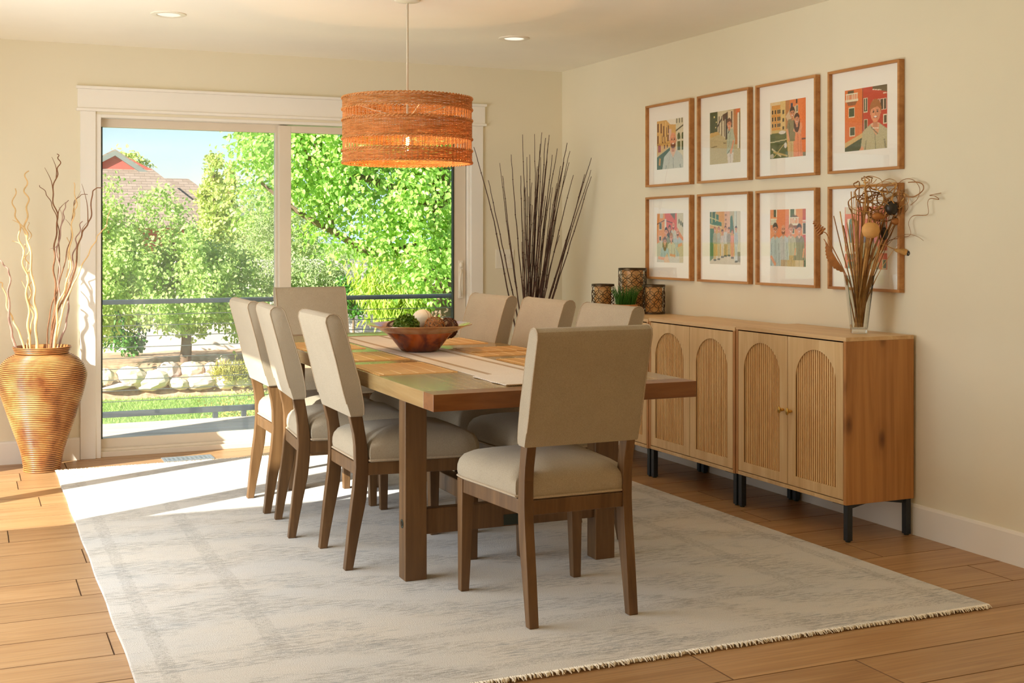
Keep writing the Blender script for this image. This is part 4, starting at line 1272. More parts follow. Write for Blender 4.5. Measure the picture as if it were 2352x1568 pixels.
def pic_four():
    p = Pic(); p.rect(0, 0, 1, 1, (232, 150, 88)); p.rect(0.18, 0, 0.54, 0.55, (232, 138, 82)); p.rect(0.11, 0, 0.17, 0.13, (92, 96, 70)); p.rect(0.17, 0, 0.2, 0.14, (236, 224, 196)); p.rect(0.54, 0, 0.58, 0.3, (236, 222, 190)); p.rect(0.58, 0, 0.68, 0.14, (84, 104, 68)); p.rect(0.68, 0, 0.73, 0.2, (236, 222, 190))
    p.ell(0.66, 0.13, 0.05, 0.04, (110, 96, 60)); p.ell(0.73, 0.14, 0.04, 0.03, (130, 90, 60)); balcony(p, 0.57, 0.14, 0.79, 0.27); p.rect(0.02, 0.17, 0.18, 0.28, (214, 212, 186)); p.rect(0.02, 0.16, 0.2, 0.18, (238, 228, 200)); p.window(0.63, 0.34, 0.68, 0.42, (110, 112, 80))
    p.rect(0.91, 0, 1, 1, (206, 98, 84)); p.window(0.92, 0.25, 0.99, 0.43, (100, 90, 60)); p.rect(0.91, 0.2, 1, 0.22, (236, 222, 200)); p.rect(0.94, 0.85, 1, 1, (80, 90, 64)); p.rect(0.5, 0.9, 0.72, 1, (110, 96, 70))
    for cx, col in ((0.40, (190, 166, 122)), (0.6, (200, 166, 104)), (0.82, (214, 188, 140))): p.rect(cx - 0.11, 0.8, cx + 0.11, 1, col); p.line(cx, 0.85, cx, 1, 0.012, tuple(v * 0.75 for v in col))
    for cx, cy, r, col, hair, yb, kw in ((0.82, 0.355, 0.078, (150, 140, 110), (84, 66, 50), 0.88, {}), (0.59, 0.355, 0.078, (192, 186, 152), (168, 120, 70), 0.80, {}), (0.38, 0.35, 0.082, (192, 198, 192), (180, 130, 90), 0.88, dict(bald=True, beard=(140, 90, 60))), (0.15, 0.35, 0.09, (184, 200, 194), (84, 72, 56), 1.0, {})):
        p.torso(cx, cy + r * 1.4, 0.29, yb, col); p.head(cx, cy, r, (226, 160, 122), hair, **kw)
    p.line(0.02, 0.82, 0.16, 0.98, 0.06, SK); p.line(0.72, 0.68, 0.70, 0.80, 0.035, SK); p.line(0.95, 0.68, 0.92, 0.84, 0.04, SK)
    return p
def pic_balcony():
    p = Pic(); p.rect(0, 0, 1, 1, (228, 122, 92)); p.rect(0.07, 0.2, 0.2, 0.75, (240, 228, 200)); p.ell(0.155, 0.26, 0.045, 0.07, (92, 122, 96)); p.rect(0.11, 0.26, 0.2, 0.58, (92, 122, 96)); p.rect(0.02, 0.0, 0.3, 0.12, (222, 206, 178)); balcony(p, 0.04, 0.6, 0.34, 0.74); p.rect(0.06, 0.78, 0.2, 0.86, (118, 112, 100)); p.rect(0.08, 0.88, 0.24, 1, (100, 128, 100))
    p.rect(0.5, 0.05, 0.75, 0.2, (236, 190, 170)); p.window(0.86, 0.22, 0.95, 0.36, (110, 116, 110)); p.window(0.9, 0.85, 0.97, 0.97, (120, 128, 116)); p.rect(0.8, 0.7, 1, 0.74, (238, 222, 196)); p.rect(0.45, 0.4, 0.7, 0.9, (120, 100, 84)); p.head(0.58, 0.4, 0.12, (224, 158, 122), (120, 84, 56)); p.torso(0.58, 0.56, 0.42, 1.0, (176, 160, 130))
    return p
g = N('photo_print')
ca = g.new('ShaderNodeVertexColor', layer_name='print')
pn = g.noise(g.coord(), 400, 2)
g.set(col=g.mix(0.12, ca.outputs[0], g.ramp(pn, [(0.3, (0.4, 0.4, 0.4)), (0.7, (0.6, 0.6, 0.6))]), 'SOFT_LIGHT'), rough=0.5, spec=0.25)
M['print'] = g.m
def print_mesh(pic, w, h):
    nx, ny = pic.w, pic.h
    mb_x = (np.arange(nx) / (nx - 1) - 0.5) * w
    mb_z = (0.5 - np.arange(ny) / (ny - 1)) * h
    V = np.zeros((ny, nx, 3)); V[:, :, 0] = mb_x[None]; V[:, :, 2] = mb_z[:, None]
    idx = np.arange(nx * ny).reshape(ny, nx)
    F = np.stack([idx[1:, :-1], idx[1:, 1:], idx[:-1, 1:], idx[:-1, :-1]], -1).reshape(-1, 4)
    me = bpy.data.meshes.new('photo_print')
    me.vertices.add(nx * ny); me.vertices.foreach_set('co', V.astype(np.float32).ravel())
    me.loops.add(F.size); me.loops.foreach_set('vertex_index', F.astype(np.int32).ravel())
    me.polygons.add(len(F)); me.polygons.foreach_set('loop_start', np.arange(0, F.size, 4, dtype=np.int32)); me.polygons.foreach_set('loop_total', np.full(len(F), 4, dtype=np.int32))
    me.update(calc_edges=True)
    at = me.color_attributes.new('print', 'FLOAT_COLOR', 'POINT')
    a = pic.a
    lin = np.where(a <= 0.04045, a / 12.92, ((a + 0.055) / 1.055) ** 2.4)
    rgba = np.ones((ny, nx, 4), np.float32); rgba[:, :, :3] = lin
    at.data.foreach_set('color', rgba.ravel())
    me.materials.append(M['print'])
    return me
def picture(label, u, zc, pic, seed):
    t = thing('picture_frame', label, 'picture', RW(u, 0.0, zc), RROT, 'oak framed photographs on the wall')
    w, h, b = 0.2465, 0.2435, 0.0125
    mb = MB()
    for x0, x1, z0, z1 in ((-w, w, h - b, h), (-w, w, -h, -h + b), (-w, -w + b, -h + b, h - b), (w - b, w, -h + b, h - b)):
        mb.box(x0, x1, -0.031, -0.001, z0, z1)
    mb.build('frame', M['frame_wood'], t, 0.0012)
    MB().box(-w + b * 0.6, w - b * 0.6, -0.011, -0.003, -h + b * 0.6, h - b * 0.6).build('mat_board', M['mat_board'], t)
    me = print_mesh(pic.speck(0.025, seed), 0.29, 0.287)
    o = bpy.data.objects.new('photo_print', me); COL.objects.link(o); o.parent = t; o.location = (0.002, -0.0113, 0)
    MB().box(-w + b * 0.6, w - b * 0.6, -0.0175, -0.0165, -h + b * 0.6, h - b * 0.6).build('glass', M['picture_glass'], t)
us = [1.4135, 1.9765, 2.530, 3.113]
ROW = (1.8475, 1.2995)
picture('oak framed photo of a bald bearded man by a canal, upper row', us[0], ROW[0], pic_canal_man(), 1)
picture('oak framed photo of a person leaning in a paved alley, upper row', us[1], ROW[0], pic_alley(), 2)
picture('oak framed photo of a couple beside green water, upper row', us[2], ROW[0], pic_couple(), 3)
picture('oak framed photo of a smiling person before red and orange houses, upper row', us[3], ROW[0], pic_smile(), 4)
picture('oak framed photo of six people posed on steps, lower row', us[0], ROW[1], pic_family(), 5)
picture('oak framed photo of a standing group in a street, lower row', us[1], ROW[1], pic_group(), 6)
picture('oak framed photo of four men in pale shirts, lower row', us[2], ROW[1], pic_four(), 7)
picture('oak framed photo hidden behind the dried flowers, lower row', us[3], ROW[1], pic_balcony(), 8)

# ------------------------------------------------------------------ lanterns on the far cabinet
g = N('amber_liner')
nz = g.noise(g.coord(), 16, 3, 0.6)
c = g.ramp(nz, [(0.3, srgb(226, 166, 92)), (0.5, srgb(240, 192, 124)), (0.7, srgb(248, 220, 166))])
g.set(col=c, rough=0.25, spec=0.5)
tl = g.new('ShaderNodeBsdfTranslucent'); g.link(c, tl.inputs[0])
mx = g.new('ShaderNodeMixShader'); mx.inputs[0].default_value = 0.25
g.link(g.b.outputs[0], mx.inputs[1]); g.link(tl.outputs[0], mx.inputs[2]); g.link(mx.outputs[0], g.out.inputs[0])
M['amber_liner'] = g.m
def lantern(label, x, y, z, r, h, ncol, nrow):
    t = thing('candle_lantern', label, 'lantern', (x, y, z), 0.3, 'openwork candle lanterns on the sideboard')
    MB().lathe([(r * 0.74, 0.008), (r * 0.76, 0.010), (r * 0.76, h - 0.014), (r * 0.72, h - 0.014), (r * 0.70, 0.02), (0, 0.02)], 36, cap1=False).build('amber_liner', M['amber_liner'], t)
    for zz in (0.006, h - 0.006):
        mb = MB(); mb.lathe([(r - 0.003, zz - 0.006), (r + 0.002, zz - 0.006), (r + 0.002, zz + 0.006), (r - 0.003, zz + 0.006), (r - 0.003, zz - 0.006)], 48, cap0=False, cap1=False)
        mb.build('rim_band', M['bronze'], t)
    mb = MB(); mb.lathe([(0, 0.002), (r - 0.002, 0.002), (r - 0.002, 0.008), (0, 0.008)], 40, cap0=False, cap1=False); mb.build('base_plate', M['bronze'], t)
    z0, z1 = 0.012, h - 0.012
    ch = (z1 - z0) / nrow
    mb = MB()
    R_ = 0.5 * math.hypot(1, 1) / math.sqrt(2) * 1.0
    for i in range(ncol):
        for j in range(nrow):
            for (ox, oz) in ((0.0, 0.0), (0.5, 0.5)):
                if oz > 0 and j == nrow - 1: continue
                ac, zc = (i + ox) * 2 * PI / ncol, z0 + (j + 0.5 + oz) * ch
                P = []
                for k in range(24):
                    a = 2 * PI * k / 24
                    an = ac + 0.5 * math.cos(a) * 2 * PI / ncol
                    P.append((r * math.cos(an), r * math.sin(an), zc + 0.5 * ch * math.sin(a)))
                mb.tube(P, 0.0018, 4, closed=True)
    tag(mb.build('lattice', M['bronze'], t), kind='stuff')
    return t
def on_u3(px_ratio, y): return (px_ratio * y, y)
lantern('tall bronze openwork lantern with amber lining at the back of its group', 3.655, 6.575, ST[2], 0.083, 0.262, 9, 5)
lantern('short bronze openwork lantern with amber lining, on the door side of the tall one', 3.474, 6.61, ST[2], 0.066, 0.168, 8, 3)
lantern('short bronze openwork lantern with amber lining, closest to the framed photos', 3.672, 6.352, ST[2], 0.064, 0.170, 8, 3)
# potted grass
M['terracotta'] = plain('terracotta', srgb(206, 150, 96), 0.8, 0.1, 12)
M['blade'] = leaf_mat('grass_blade', [srgb(44, 92, 24), srgb(70, 124, 38), srgb(104, 156, 60)], 0.25)
pg = thing('potted_grass', 'small tuft of green grass in a six-sided wooden pot before the lanterns', 'potted plant', (3.50, 6.38, ST[2]))
mb = MB()
hexp = lambda r, z: [(r * math.cos(PI / 3 * k + 0.35), r * math.sin(PI / 3 * k + 0.35), z) for k in range(6)]
vs = hexp(0.058, 0) + hexp(0.072, 0.058) + hexp(0.062, 0.058) + hexp(0.060, 0.045)
fs = [tuple(reversed(range(6)))] + [(b * 6 + k, b * 6 + (k + 1) % 6, b * 6 + 6 + (k + 1) % 6, b * 6 + 6 + k) for b in range(3) for k in range(6)] + [tuple(range(18, 24))]
mb.add(vs, fs); mb.build('pot', M['terracotta'], pg)
mb = MB(); rl = random.Random(4)
for k in range(260):
    a, r = rl.uniform(0, 6.28), 0.055 * math.sqrt(rl.random())
    x, y = r * math.cos(a), r * math.sin(a)
    L = rl.uniform(0.07, 0.125); b = rl.uniform(0.1, 0.5) * (0.4 + r / 0.05); a2 = a + rl.uniform(-0.8, 0.8)
    mb.tube([(x, y, 0.044), (x + b * L * 0.25 * math.cos(a2), y + b * L * 0.25 * math.sin(a2), 0.044 + L * 0.55), (x + b * L * 0.75 * math.cos(a2), y + b * L * 0.75 * math.sin(a2), 0.044 + L)], [0.0016, 0.0013, 0.0003], 3)
tag(mb.build('grass_blades', M['blade'], pg), kind='stuff')

# ------------------------------------------------------------------ glass vase with dried stems
g = N('clear_glass')
g.set(col=(0.97, 0.98, 0.97), rough=0.0, trans=1.0, ior=1.45)
nz = g.noise(g.coord(), 5, 1); g.set(rough=g.math('MULTIPLY', nz, 0.02))
M['clear_glass'] = glass_sheet('vase_glass', (0.96, 0.97, 0.96), 1.6)
M['thick_glass'] = g.m
VX, VY, VZ = 3.655, 4.505, ST[0]
VR = math.radians(-39 + 8)
gv = thing('glass_vase', 'clear square tapered glass vase on the sideboard end by the wall', 'vase', (VX, VY, VZ), VR)
def sq(a, z): return [(-a, -a, z), (a, -a, z), (a, a, z), (-a, a, z)]
def loft(sections):
    mb = MB(); vs = [p for s_ in sections for p in s_]
    fs = [tuple(reversed(range(4)))] + [(b * 4 + k, b * 4 + (k + 1) % 4, b * 4 + 4 + (k + 1) % 4, b * 4 + 4 + k) for b in range(len(sections) - 1) for k in range(4)]
    fs.append(tuple(range(len(vs) - 4, len(vs))))
    mb.add(vs, fs); return mb
loft([sq(0.034, 0.021), sq(0.059, 0.258), sq(0.0555, 0.258), sq(0.0315, 0.024)]).build('glass_wall', M['clear_glass'], gv, 0.0012)
loft([sq(0.033, 0.0005), sq(0.034, 0.0205)]).build('glass_foot', M['thick_glass'], gv, 0.002)
IR, IF_ = Vector((math.cos(0.675), -math.sin(0.675), 0)), Vector((math.sin(0.675), math.cos(0.675), 0))   # across / away, seen from the room
M['straw'] = plain('straw', srgb(198, 150, 82), 0.7, 0.3, 30)
M['straw_dark'] = plain('straw_dark', srgb(152, 106, 56), 0.7, 0.3, 30)
M['pod_cream'] = plain('pod_cream', srgb(224, 170, 100), 0.7, 0.06, 40, bump=0.2, bscale=150)
M['pod_dark'] = plain('pod_dark', srgb(44, 36, 24), 0.45, 0.3, 12)
M['pod_orange'] = plain('pod_orange', srgb(176, 114, 54), 0.6, 0.2, 30)
def V(px, py, dep=0.0):
    """offset inside the bouquet: px, py in 1/514 m across and up from the vase foot"""
    p = IR * (px / 514.0) + IF_ * dep
    lim = XB1 + (YB - VY) * RS - 0.022          # keep clear of the wall behind
    if VX + p.x > lim:
        p -= IF_ * ((VX + p.x - lim) / IF_.x)
    return Vector((VX + p.x, VY + p.y, VZ + py / 514.0))
def curve_pts(P, n=6):
    P = [Vector(p) for p in P]
    out = []
    m = len(P)
    for i in range(m - 1):
        a, b, c, d = P[max(i - 1, 0)], P[i], P[i + 1], P[min(i + 2, m - 1)]
        for k in range(n):
            t = k / n
            out.append(0.5 * (2 * b + (c - a) * t + (2 * a - 5 * b + 4 * c - d) * t * t + (3 * b - a - 3 * c + d) * t ** 3))
    out.append(P[-1])
    return out
def stem_thing(name, label, cat, P, r, mat, group=None, flat=1.0, taper=0.7):
    pts = curve_pts(P)
    o0 = pts[0].copy()
    n = len(pts)
    mb = MB(); mb.tube([p - o0 for p in pts], [r * (1 - (1 - taper) * i / (n - 1)) for i in range(n)], 6, flat=flat)
    o = mb.build(name, mat, loc=o0)
    tag(o, label, cat, group)
    return o, o0
rl = random.Random(21)
GS = 'dried stalks in the glass vase'
# straight stalks
for k in range(30):
    fx = rl.uniform(-9, 9); tx = rl.gauss(8, 26); ty = rl.uniform(230, 330)
    dp0, dp1 = rl.uniform(-0.012, 0.012), rl.uniform(-0.05, 0.05)
    mid = fx * 0.6 + (tx - fx) * 0.34
    stem_thing('dried_stalk', 'thin tan dried stalk standing in the square glass vase', 'dried stalk', [V(fx, 14, dp0), V(mid, 120, dp0 + (dp1 - dp0) * 0.35), V(mid + (tx - mid) * 0.5, 190, dp0 + (dp1 - dp0) * 0.7), V(tx, ty, dp1)], rl.uniform(0.0019, 0.0040), M['straw'] if rl.random() < 0.65 else M['straw_dark'], GS)
# curling ribbons
def ribbon(cx, cy, r, turns, drift, seed, base):
    r2 = random.Random(seed)
    cx += 8; cy -= 8
    P = [V(base, 20, 0.0), V(base * 0.7 + cx * 0.3, 140, 0.0), V(cx * 0.8, cy - r - 20, 0.01)]
    n = int(turns * 9)
    a0 = r2.uniform(0, 6.28)
    for k in range(n):
        a = a0 + turns * 2 * PI * k / n
        rk = r * (0.62 + 0.28 * math.sin(a * 0.63 + seed * 1.7)); P.append(V(cx + drift[0] * k / n + rk * math.cos(a) + r2.uniform(-2.5, 2.5), cy + drift[1] * k / n + rk * 0.72 * math.sin(a) + r2.uniform(-2.5, 2.5), 0.035 * math.sin(a * 0.5 + seed) + r2.uniform(-0.008, 0.008)))
    return P
specs = [(-8, 345, 20, 1.6, (18, 22)), (6, 320, 34, 1.5, (20, 6)), (22, 300, 46, 1.3, (10, 10)), (40, 330, 36, 1.7, (24, 14)), (60, 315, 34, 1.4, (14, 22)), (75, 300, 36, 1.3, (20, 18)), (-12, 290, 40, 1.2, (16, 10)), (30, 350, 26, 1.5, (-26, 14)), (52, 285, 50, 1.1, (14, 20)), (12, 355, 16, 1.6, (10, 8)), (88, 325, 28, 1.2, (26, 12)), (-2, 300, 44, 1.3, (24, 26)), (36, 310, 48, 1.2, (8, 4)), (20, 330, 40, 1.8, (30, -10)), (50, 300, 40, 1.6, (-20, 20)), (66, 335, 30, 1.6, (10, -24)), (0, 320, 30, 1.5, (10, 24)), (30, 285, 36, 1.5, (26, 8)), (80, 285, 30, 1.5, (-10, 30))]
for k, (cx, cy, r, tn, dr_) in enumerate(specs):
    stem_thing('curled_ribbon', 'curly brown dried strip looping above the glass vase', 'dried stalk', ribbon(cx, cy, r, tn, dr_, k + 3, rl.uniform(-8, 8)), 0.0042, M['straw'] if k % 2 else M['straw_dark'], 'curled dried strips in the bouquet', flat=0.35, taper=0.6)
stem_thing('curled_ribbon', 'long wavy dried tendril reaching sideways from the bouquet towards the room side', 'dried stalk', [V(6, 20), V(30, 130), V(60, 205), V(92, 218), V(112, 226), V(108, 252), V(118, 268), V(146, 270), V(146, 296), V(152, 305), V(168, 302), V(160, 310), V(150, 312), V(172, 316)], 0.0022, M['straw_dark'], flat=0.5)
stem_thing('curled_ribbon', 'fine dried tendril arching out over the bare wall beside the bouquet', 'dried stalk', [V(4, 20), V(34, 150), V(70, 210), V(100, 226), V(124, 222), V(138, 212)], 0.0013, M['straw_dark'])
stem_thing('curled_ribbon', 'dried strip arching high over the dark pod of the bouquet', 'dried stalk', [V(2, 20), V(40, 180), V(70, 300), V(90, 345), V(114, 350), V(130, 330), V(126, 306), V(112, 292)], 0.0019, M['straw_dark'], flat=0.5)
# pods and leaves
def pod_thing(name, label, P, r, smat, make):
    t, o0 = stem_thing(name, label, 'dried flower', P, r, smat)
    make(t, P[-1] - o0)
    return t
def cream(t, c):
    mb = MB(); prof = [(0.0, -0.036), (0.018, -0.034), (0.032, -0.024), (0.039, -0.004), (0.037, 0.014), (0.026, 0.029), (0.012, 0.034), (0.006, 0.030), (0.0, 0.028)]
    mb.lathe(prof, 28, c, cap0=False, cap1=False); mb.build('pod', M['pod_cream'], t)
pod_thing('cream_pod', 'round cream dried pod at the front of the bouquet', [V(2, 16), V(10, 120), V(20, 190), V(26, 236, -0.05)], 0.003, M['straw'], cream)
def darkp(t, c):
    MB().blob(tuple(c), 0.029, 0.026, 0.032, 20, 14, 0.02).build('pod', M['pod_dark'], t)
pod_thing('dark_pod', 'large round black dried pod high in the bouquet', [V(4, 16), V(30, 150), V(55, 230), V(72, 286, -0.02)], 0.0025, M['straw_dark'], darkp)
def darkp2(t, c):
    MB().blob(tuple(c), 0.016, 0.016, 0.028, 16, 12, 0.03).build('pod', M['pod_dark'], t)
pod_thing('dark_pod', 'narrow black dried pod beside the cream one', [V(4, 16), V(26, 130), V(44, 190), V(56, 228, -0.01)], 0.0025, M['straw_dark'], darkp2)
def orangep(t, c):
    MB().blob(tuple(c), 0.03, 0.02, 0.017, 16, 10, 0.05).build('pod', M['pod_orange'], t)
pod_thing('orange_pod', 'flat orange dried pod above the cream one', [V(0, 16), V(14, 140), V(28, 220), V(42, 268, -0.02)], 0.0025, M['straw'], orangep)
pod_thing('orange_pod', 'orange dried pod under the large black one', [V(0, 16), V(34, 140), V(62, 220), V(84, 256, 0.01)], 0.0025, M['straw'], orangep)
def spiral(t, c):
    P = []
    ax = (IR * -0.62 + Vector((0, 0, 0.78))).normalized(); b = IF_; d_ = ax.cross(b)
    for k in range(70):
        a = k * 0.55; f = k / 69
        r = 0.020 * (1 - 0.85 * f) + 0.002
        P.append(c + ax * (0.066 * f - 0.004) + b * (r * math.cos(a)) + d_ * (r * math.sin(a)))
    mb = MB(); mb.tube(P, [0.0042 * (1 - 0.6 * k / 69) for k in range(70)], 6); mb.build('spiral_cone', M['pod_orange'], t)
pod_thing('spiral_cone', 'coiled orange dried cone leaning out of the bouquet over the framed photo of four men', [V(-6, 20), V(-12, 90), V(-36, 150), V(-60, 200), V(-72, 228), V(-82, 232)], 0.003, M['pod_orange'], spiral)
def serrated(t, c):
    ax = (V(-78, 214) - V(-34, 140)).normalized(); L = 0.155
    side = (IR * -0.86 + Vector((0, 0, -0.5))); side = (side - ax * side.dot(ax)).normalized(); nn = ax.cross(side)
    o0 = V(-34, 140) - V(-8, 20)
    n = 22; up, lo = [], []
    for k in range(n + 1):
        f = k / n
        wv = 0.036 * math.sin(PI * min(1, f * 1.05)) ** 0.8 * (1 - 0.25 * f) + (0.004 if k % 2 else 0.0)
        p = o0 + ax * (L * f)
        up.append(p + side * wv + nn * 0.004 * math.sin(f * 5)); lo.append(p - side * 0.004)
    vs = [tuple(p) for p in up + lo] + [tuple(p + nn * 0.0012) for p in up + lo]
    m = 2 * (n + 1)
    fs = []
    for k in range(n):
        a = (k, k + 1, n + 2 + k, n + 1 + k); fs += [a, tuple(i + m for i in reversed(a))]
        fs.append((k, k + m, k + 1 + m, k + 1)); fs.append((n + 1 + k, n + 2 + k, n + 2 + k + m, n + 1 + k + m))
    mb = MB(); mb.add(vs, fs); mb.build('serrated_leaf', M['pod_orange'], t)
pod_thing('dried_leaf_stem', 'dried stem with a toothed brown leaf leaning over the vase rim', [V(-8, 20), V(-20, 80), V(-34, 140), V(-56, 178), V(-78, 216)], 0.0028, M['pod_orange'], serrated)
def feather(t, c):
    ax = (IR * 0.97 + Vector((0, 0, -0.22))).normalized(); b = Vector((0, 0, 1)); b = (b - ax * b.dot(ax)).normalized(); d_ = ax.cross(b)
    def bl(off, L, r, mat, name):
        mb = MB(); m = 12; vs = []
        prof = [(f, r * math.sin(PI * (0.06 + 0.9 * f)) ** 0.7) for f in [i / m for i in range(m + 1)]]
        P = [c + ax * (off + L * f) for f, _ in prof]; mb.tube(P, [max(q, 0.001) for _, q in prof], 12); return mb.build(name, mat, t)
    bl(-0.012, 0.085, 0.014, M['straw'], 'husk'); bl(0.030, 0.060, 0.0165, M['pod_dark'], 'seed_head')
    mb = MB()
    for k in range(26):
        a = k * 2.4; f = 0.2 + 0.65 * (k / 26)
        r = 0.0165 * math.sin(PI * (0.06 + 0.9 * f)) ** 0.7 + 0.0004
        p = c + ax * (0.030 + 0.060 * f) + b * (r * math.cos(a)) + d_ * (r * math.sin(a))
        mb.blob(tuple(p), 0.0017, 0.0017, 0.0017, 6, 4)
    mb.build('pale_dots', M['ball_white'], t)
pod_thing('spotted_seed_head', 'dark seed head with pale dots drooping from the bouquet above the sideboard end', [V(4, 18), V(26, 120), V(44, 188), V(50, 204), V(70, 196), V(84, 190)], 0.0026, M['straw'], feather)
# broad dried blades in the middle
for k, (tx, ty, dp) in enumerate(((-18, 230, 0.0), (-10, 262, 0.02), (8, 216, -0.02), (24, 214, 0.01), (40, 200, 0.0), (58, 214, 0.01), (76, 236, 0.02), (-24, 250, 0.01), (92, 214, 0.0))):
    stem_thing('dried_grass', 'broad dried grass strip rising from the square glass vase', 'dried stalk', [V(rl.uniform(-8, 8), 14), V(tx * 0.25, 90, dp * 0.4), V(tx * 0.55, 150, dp * 0.7), V(tx, ty, dp)], rl.uniform(0.004, 0.007), M['straw'] if k % 3 else M['straw_dark'], 'broad dried blades in the glass vase', flat=0.25, taper=0.15)

# ------------------------------------------------------------------ floor vase with curly willow
g = N('coiled_rattan')
v = g.coord()
at = g.new('ShaderNodeVertexColor', layer_name='groove')
n1 = g.noise(v, 5.5, 4, 0.6, 0.5); n2 = g.noise(g.coord((14, 14, 120)), 1.6, 3)
c = g.ramp(n1, [(0.32, srgb(140, 84, 46)), (0.48, srgb(196, 136, 80)), (0.66, srgb(222, 174, 116))])
c = g.mix(0.35, c, g.ramp(n2, [(0.35, srgb(90, 50, 22)), (0.65, srgb(240, 200, 140))]), 'SOFT_LIGHT')
n3 = g.noise(v, 3.2, 3, 0.5)
c = g.mix(g.ramp(n3, [(0.52, (0, 0, 0)), (0.66, (0.65, 0.65, 0.65))]), c, srgb(96, 62, 44))
c = g.mix(at.outputs[0], c, srgb(44, 20, 10))
g.set(col=c, rough=0.33, spec=0.5)
M['coil'] = g.m
FX, FY = 0.393, 7.475
fv = thing('floor_vase', 'tall coiled rattan floor vase beside the glass door casing', 'vase', (FX, FY, 0))
prof = [(0.102, 0.0), (0.104, 0.04), (0.120, 0.12), (0.155, 0.225), (0.190, 0.332), (0.222, 0.437), (0.236, 0.50), (0.2395, 0.53), (0.238, 0.550), (0.228, 0.580), (0.215, 0.602), (0.185, 0.632), (0.152, 0.650), (0.145, 0.656), (0.146, 0.664), (0.152, 0.676), (0.157, 0.690), (0.153, 0.697)]
pr = curve_pts([(a, b, 0) for a, b in prof], 10)
ln = [0.0]
for i in range(1, len(pr)): ln.append(ln[-1] + (pr[i] - pr[i - 1]).length)
NR_, SUB = 68, 6
rad, zz_, gr = [], [], []
for i in range(NR_ * SUB + 1):
    s_ = ln[-1] * i / (NR_ * SUB)
    j = min(len(ln) - 2, max(0, int(np.searchsorted(ln, s_)) - 1))
    f = (s_ - ln[j]) / max(1e-9, ln[j + 1] - ln[j])
    p = pr[j].lerp(pr[j + 1], f); tg = (pr[j + 1] - pr[j]).normalized()
    ph = abs(math.sin(PI * i / SUB))
    d_ = 0.0056 * (ph ** 0.7 - 1)
    rad.append(p.x + tg.y * d_); zz_.append(p.y - tg.x * d_); gr.append(max(0, 1 - ph * 1.05))
mb = MB()
rim_in = [(0.146, 0.692), (0.138, 0.66), (0.135, 0.62), (0.10, 0.45), (0.0, 0.44)]
mb.lathe(list(zip(rad, zz_)) + rim_in, 88, cap1=False)
vb = mb.build('vase_body', M['coil'], fv, sharp=80)
ca_ = vb.data.color_attributes.new('groove', 'FLOAT_COLOR', 'POINT')
gl_ = gr + [0.2, 0.6, 0.8, 1, 1]
arr = np.zeros((len(gl_), 88, 4), np.float32); arr[:, :, :3] = np.array(gl_)[:, None, None]; arr[:, :, 3] = 1
ca_.data.foreach_set('color', arr.ravel())
M['willow_pale'] = plain('willow_pale', srgb(226, 190, 132), 0.6, 0.12, 30)
M['willow_brown'] = plain('willow_brown', srgb(134, 90, 56), 0.7, 0.25, 40)
M['willow_mauve'] = plain('willow_mauve', srgb(166, 130, 114), 0.7, 0.3, 30)
WR = Vector((0.9165, -0.4, 0)); WF = Vector((0.4, 0.9165, 0))
def willow(label, pix, r, mat, amp, seed, side=None, dep=0.0):
    """pix: path as (px, py) in 2.44 mm steps measured against the vase"""
    r2 = random.Random(seed)
    base = Vector((FX, FY, 0.0))
    def Q(px, py, d):
        return base + WR * ((px - 97) * 0.002438) + WF * d + Vector((0, 0, 1.295 - (py - 548) * 0.002438))
    P = [Q(97 + (pix[0][0] - 97) * 0.5, 905, dep * 0.3)] + [Q(a, b, dep * (0.4 + 0.6 * i / len(pix))) for i, (a, b) in enumerate(pix)]
    pts = curve_pts(P, 9)
    n = len(pts)
    ph1, ph2 = r2.uniform(0, 6), r2.uniform(0, 6)
    o0 = pts[0].copy()
    Z = []
    for i, p in enumerate(pts):
        f = i / (n - 1)
        w_ = amp * min(1, f * 2.0)
        Z.append(p - o0 + WR * (w_ * math.sin(i * 0.78 + ph1)) + WF * (w_ * math.cos(i * 0.71 + ph2)))
    mb = MB(); mb.tube(Z, [r * (1 - 0.62 * (i / (n - 1))) for i in range(n)], 7)
    o = mb.build('willow_branch', mat, loc=o0)
    tag(o, label, 'branch', 'curly willow branches in the floor vase')
    if side:
        mb = MB()
        for (k0, dxp, dyp) in side:
            st_ = Z[int(k0 * (n - 1))]
            e = st_ + WR * (dxp * 0.002438) + Vector((0, 0, -dyp * 0.002438))
            m_ = (st_ + e) / 2 + WR * (0.012 * (1 if dxp < 0 else -1))
            mb.tube(curve_pts([st_, m_, e], 6), [r * 0.5 * (1 - 0.06 * i) for i in range(13)], 6)
        mb.build('twig', mat, o)
    return o
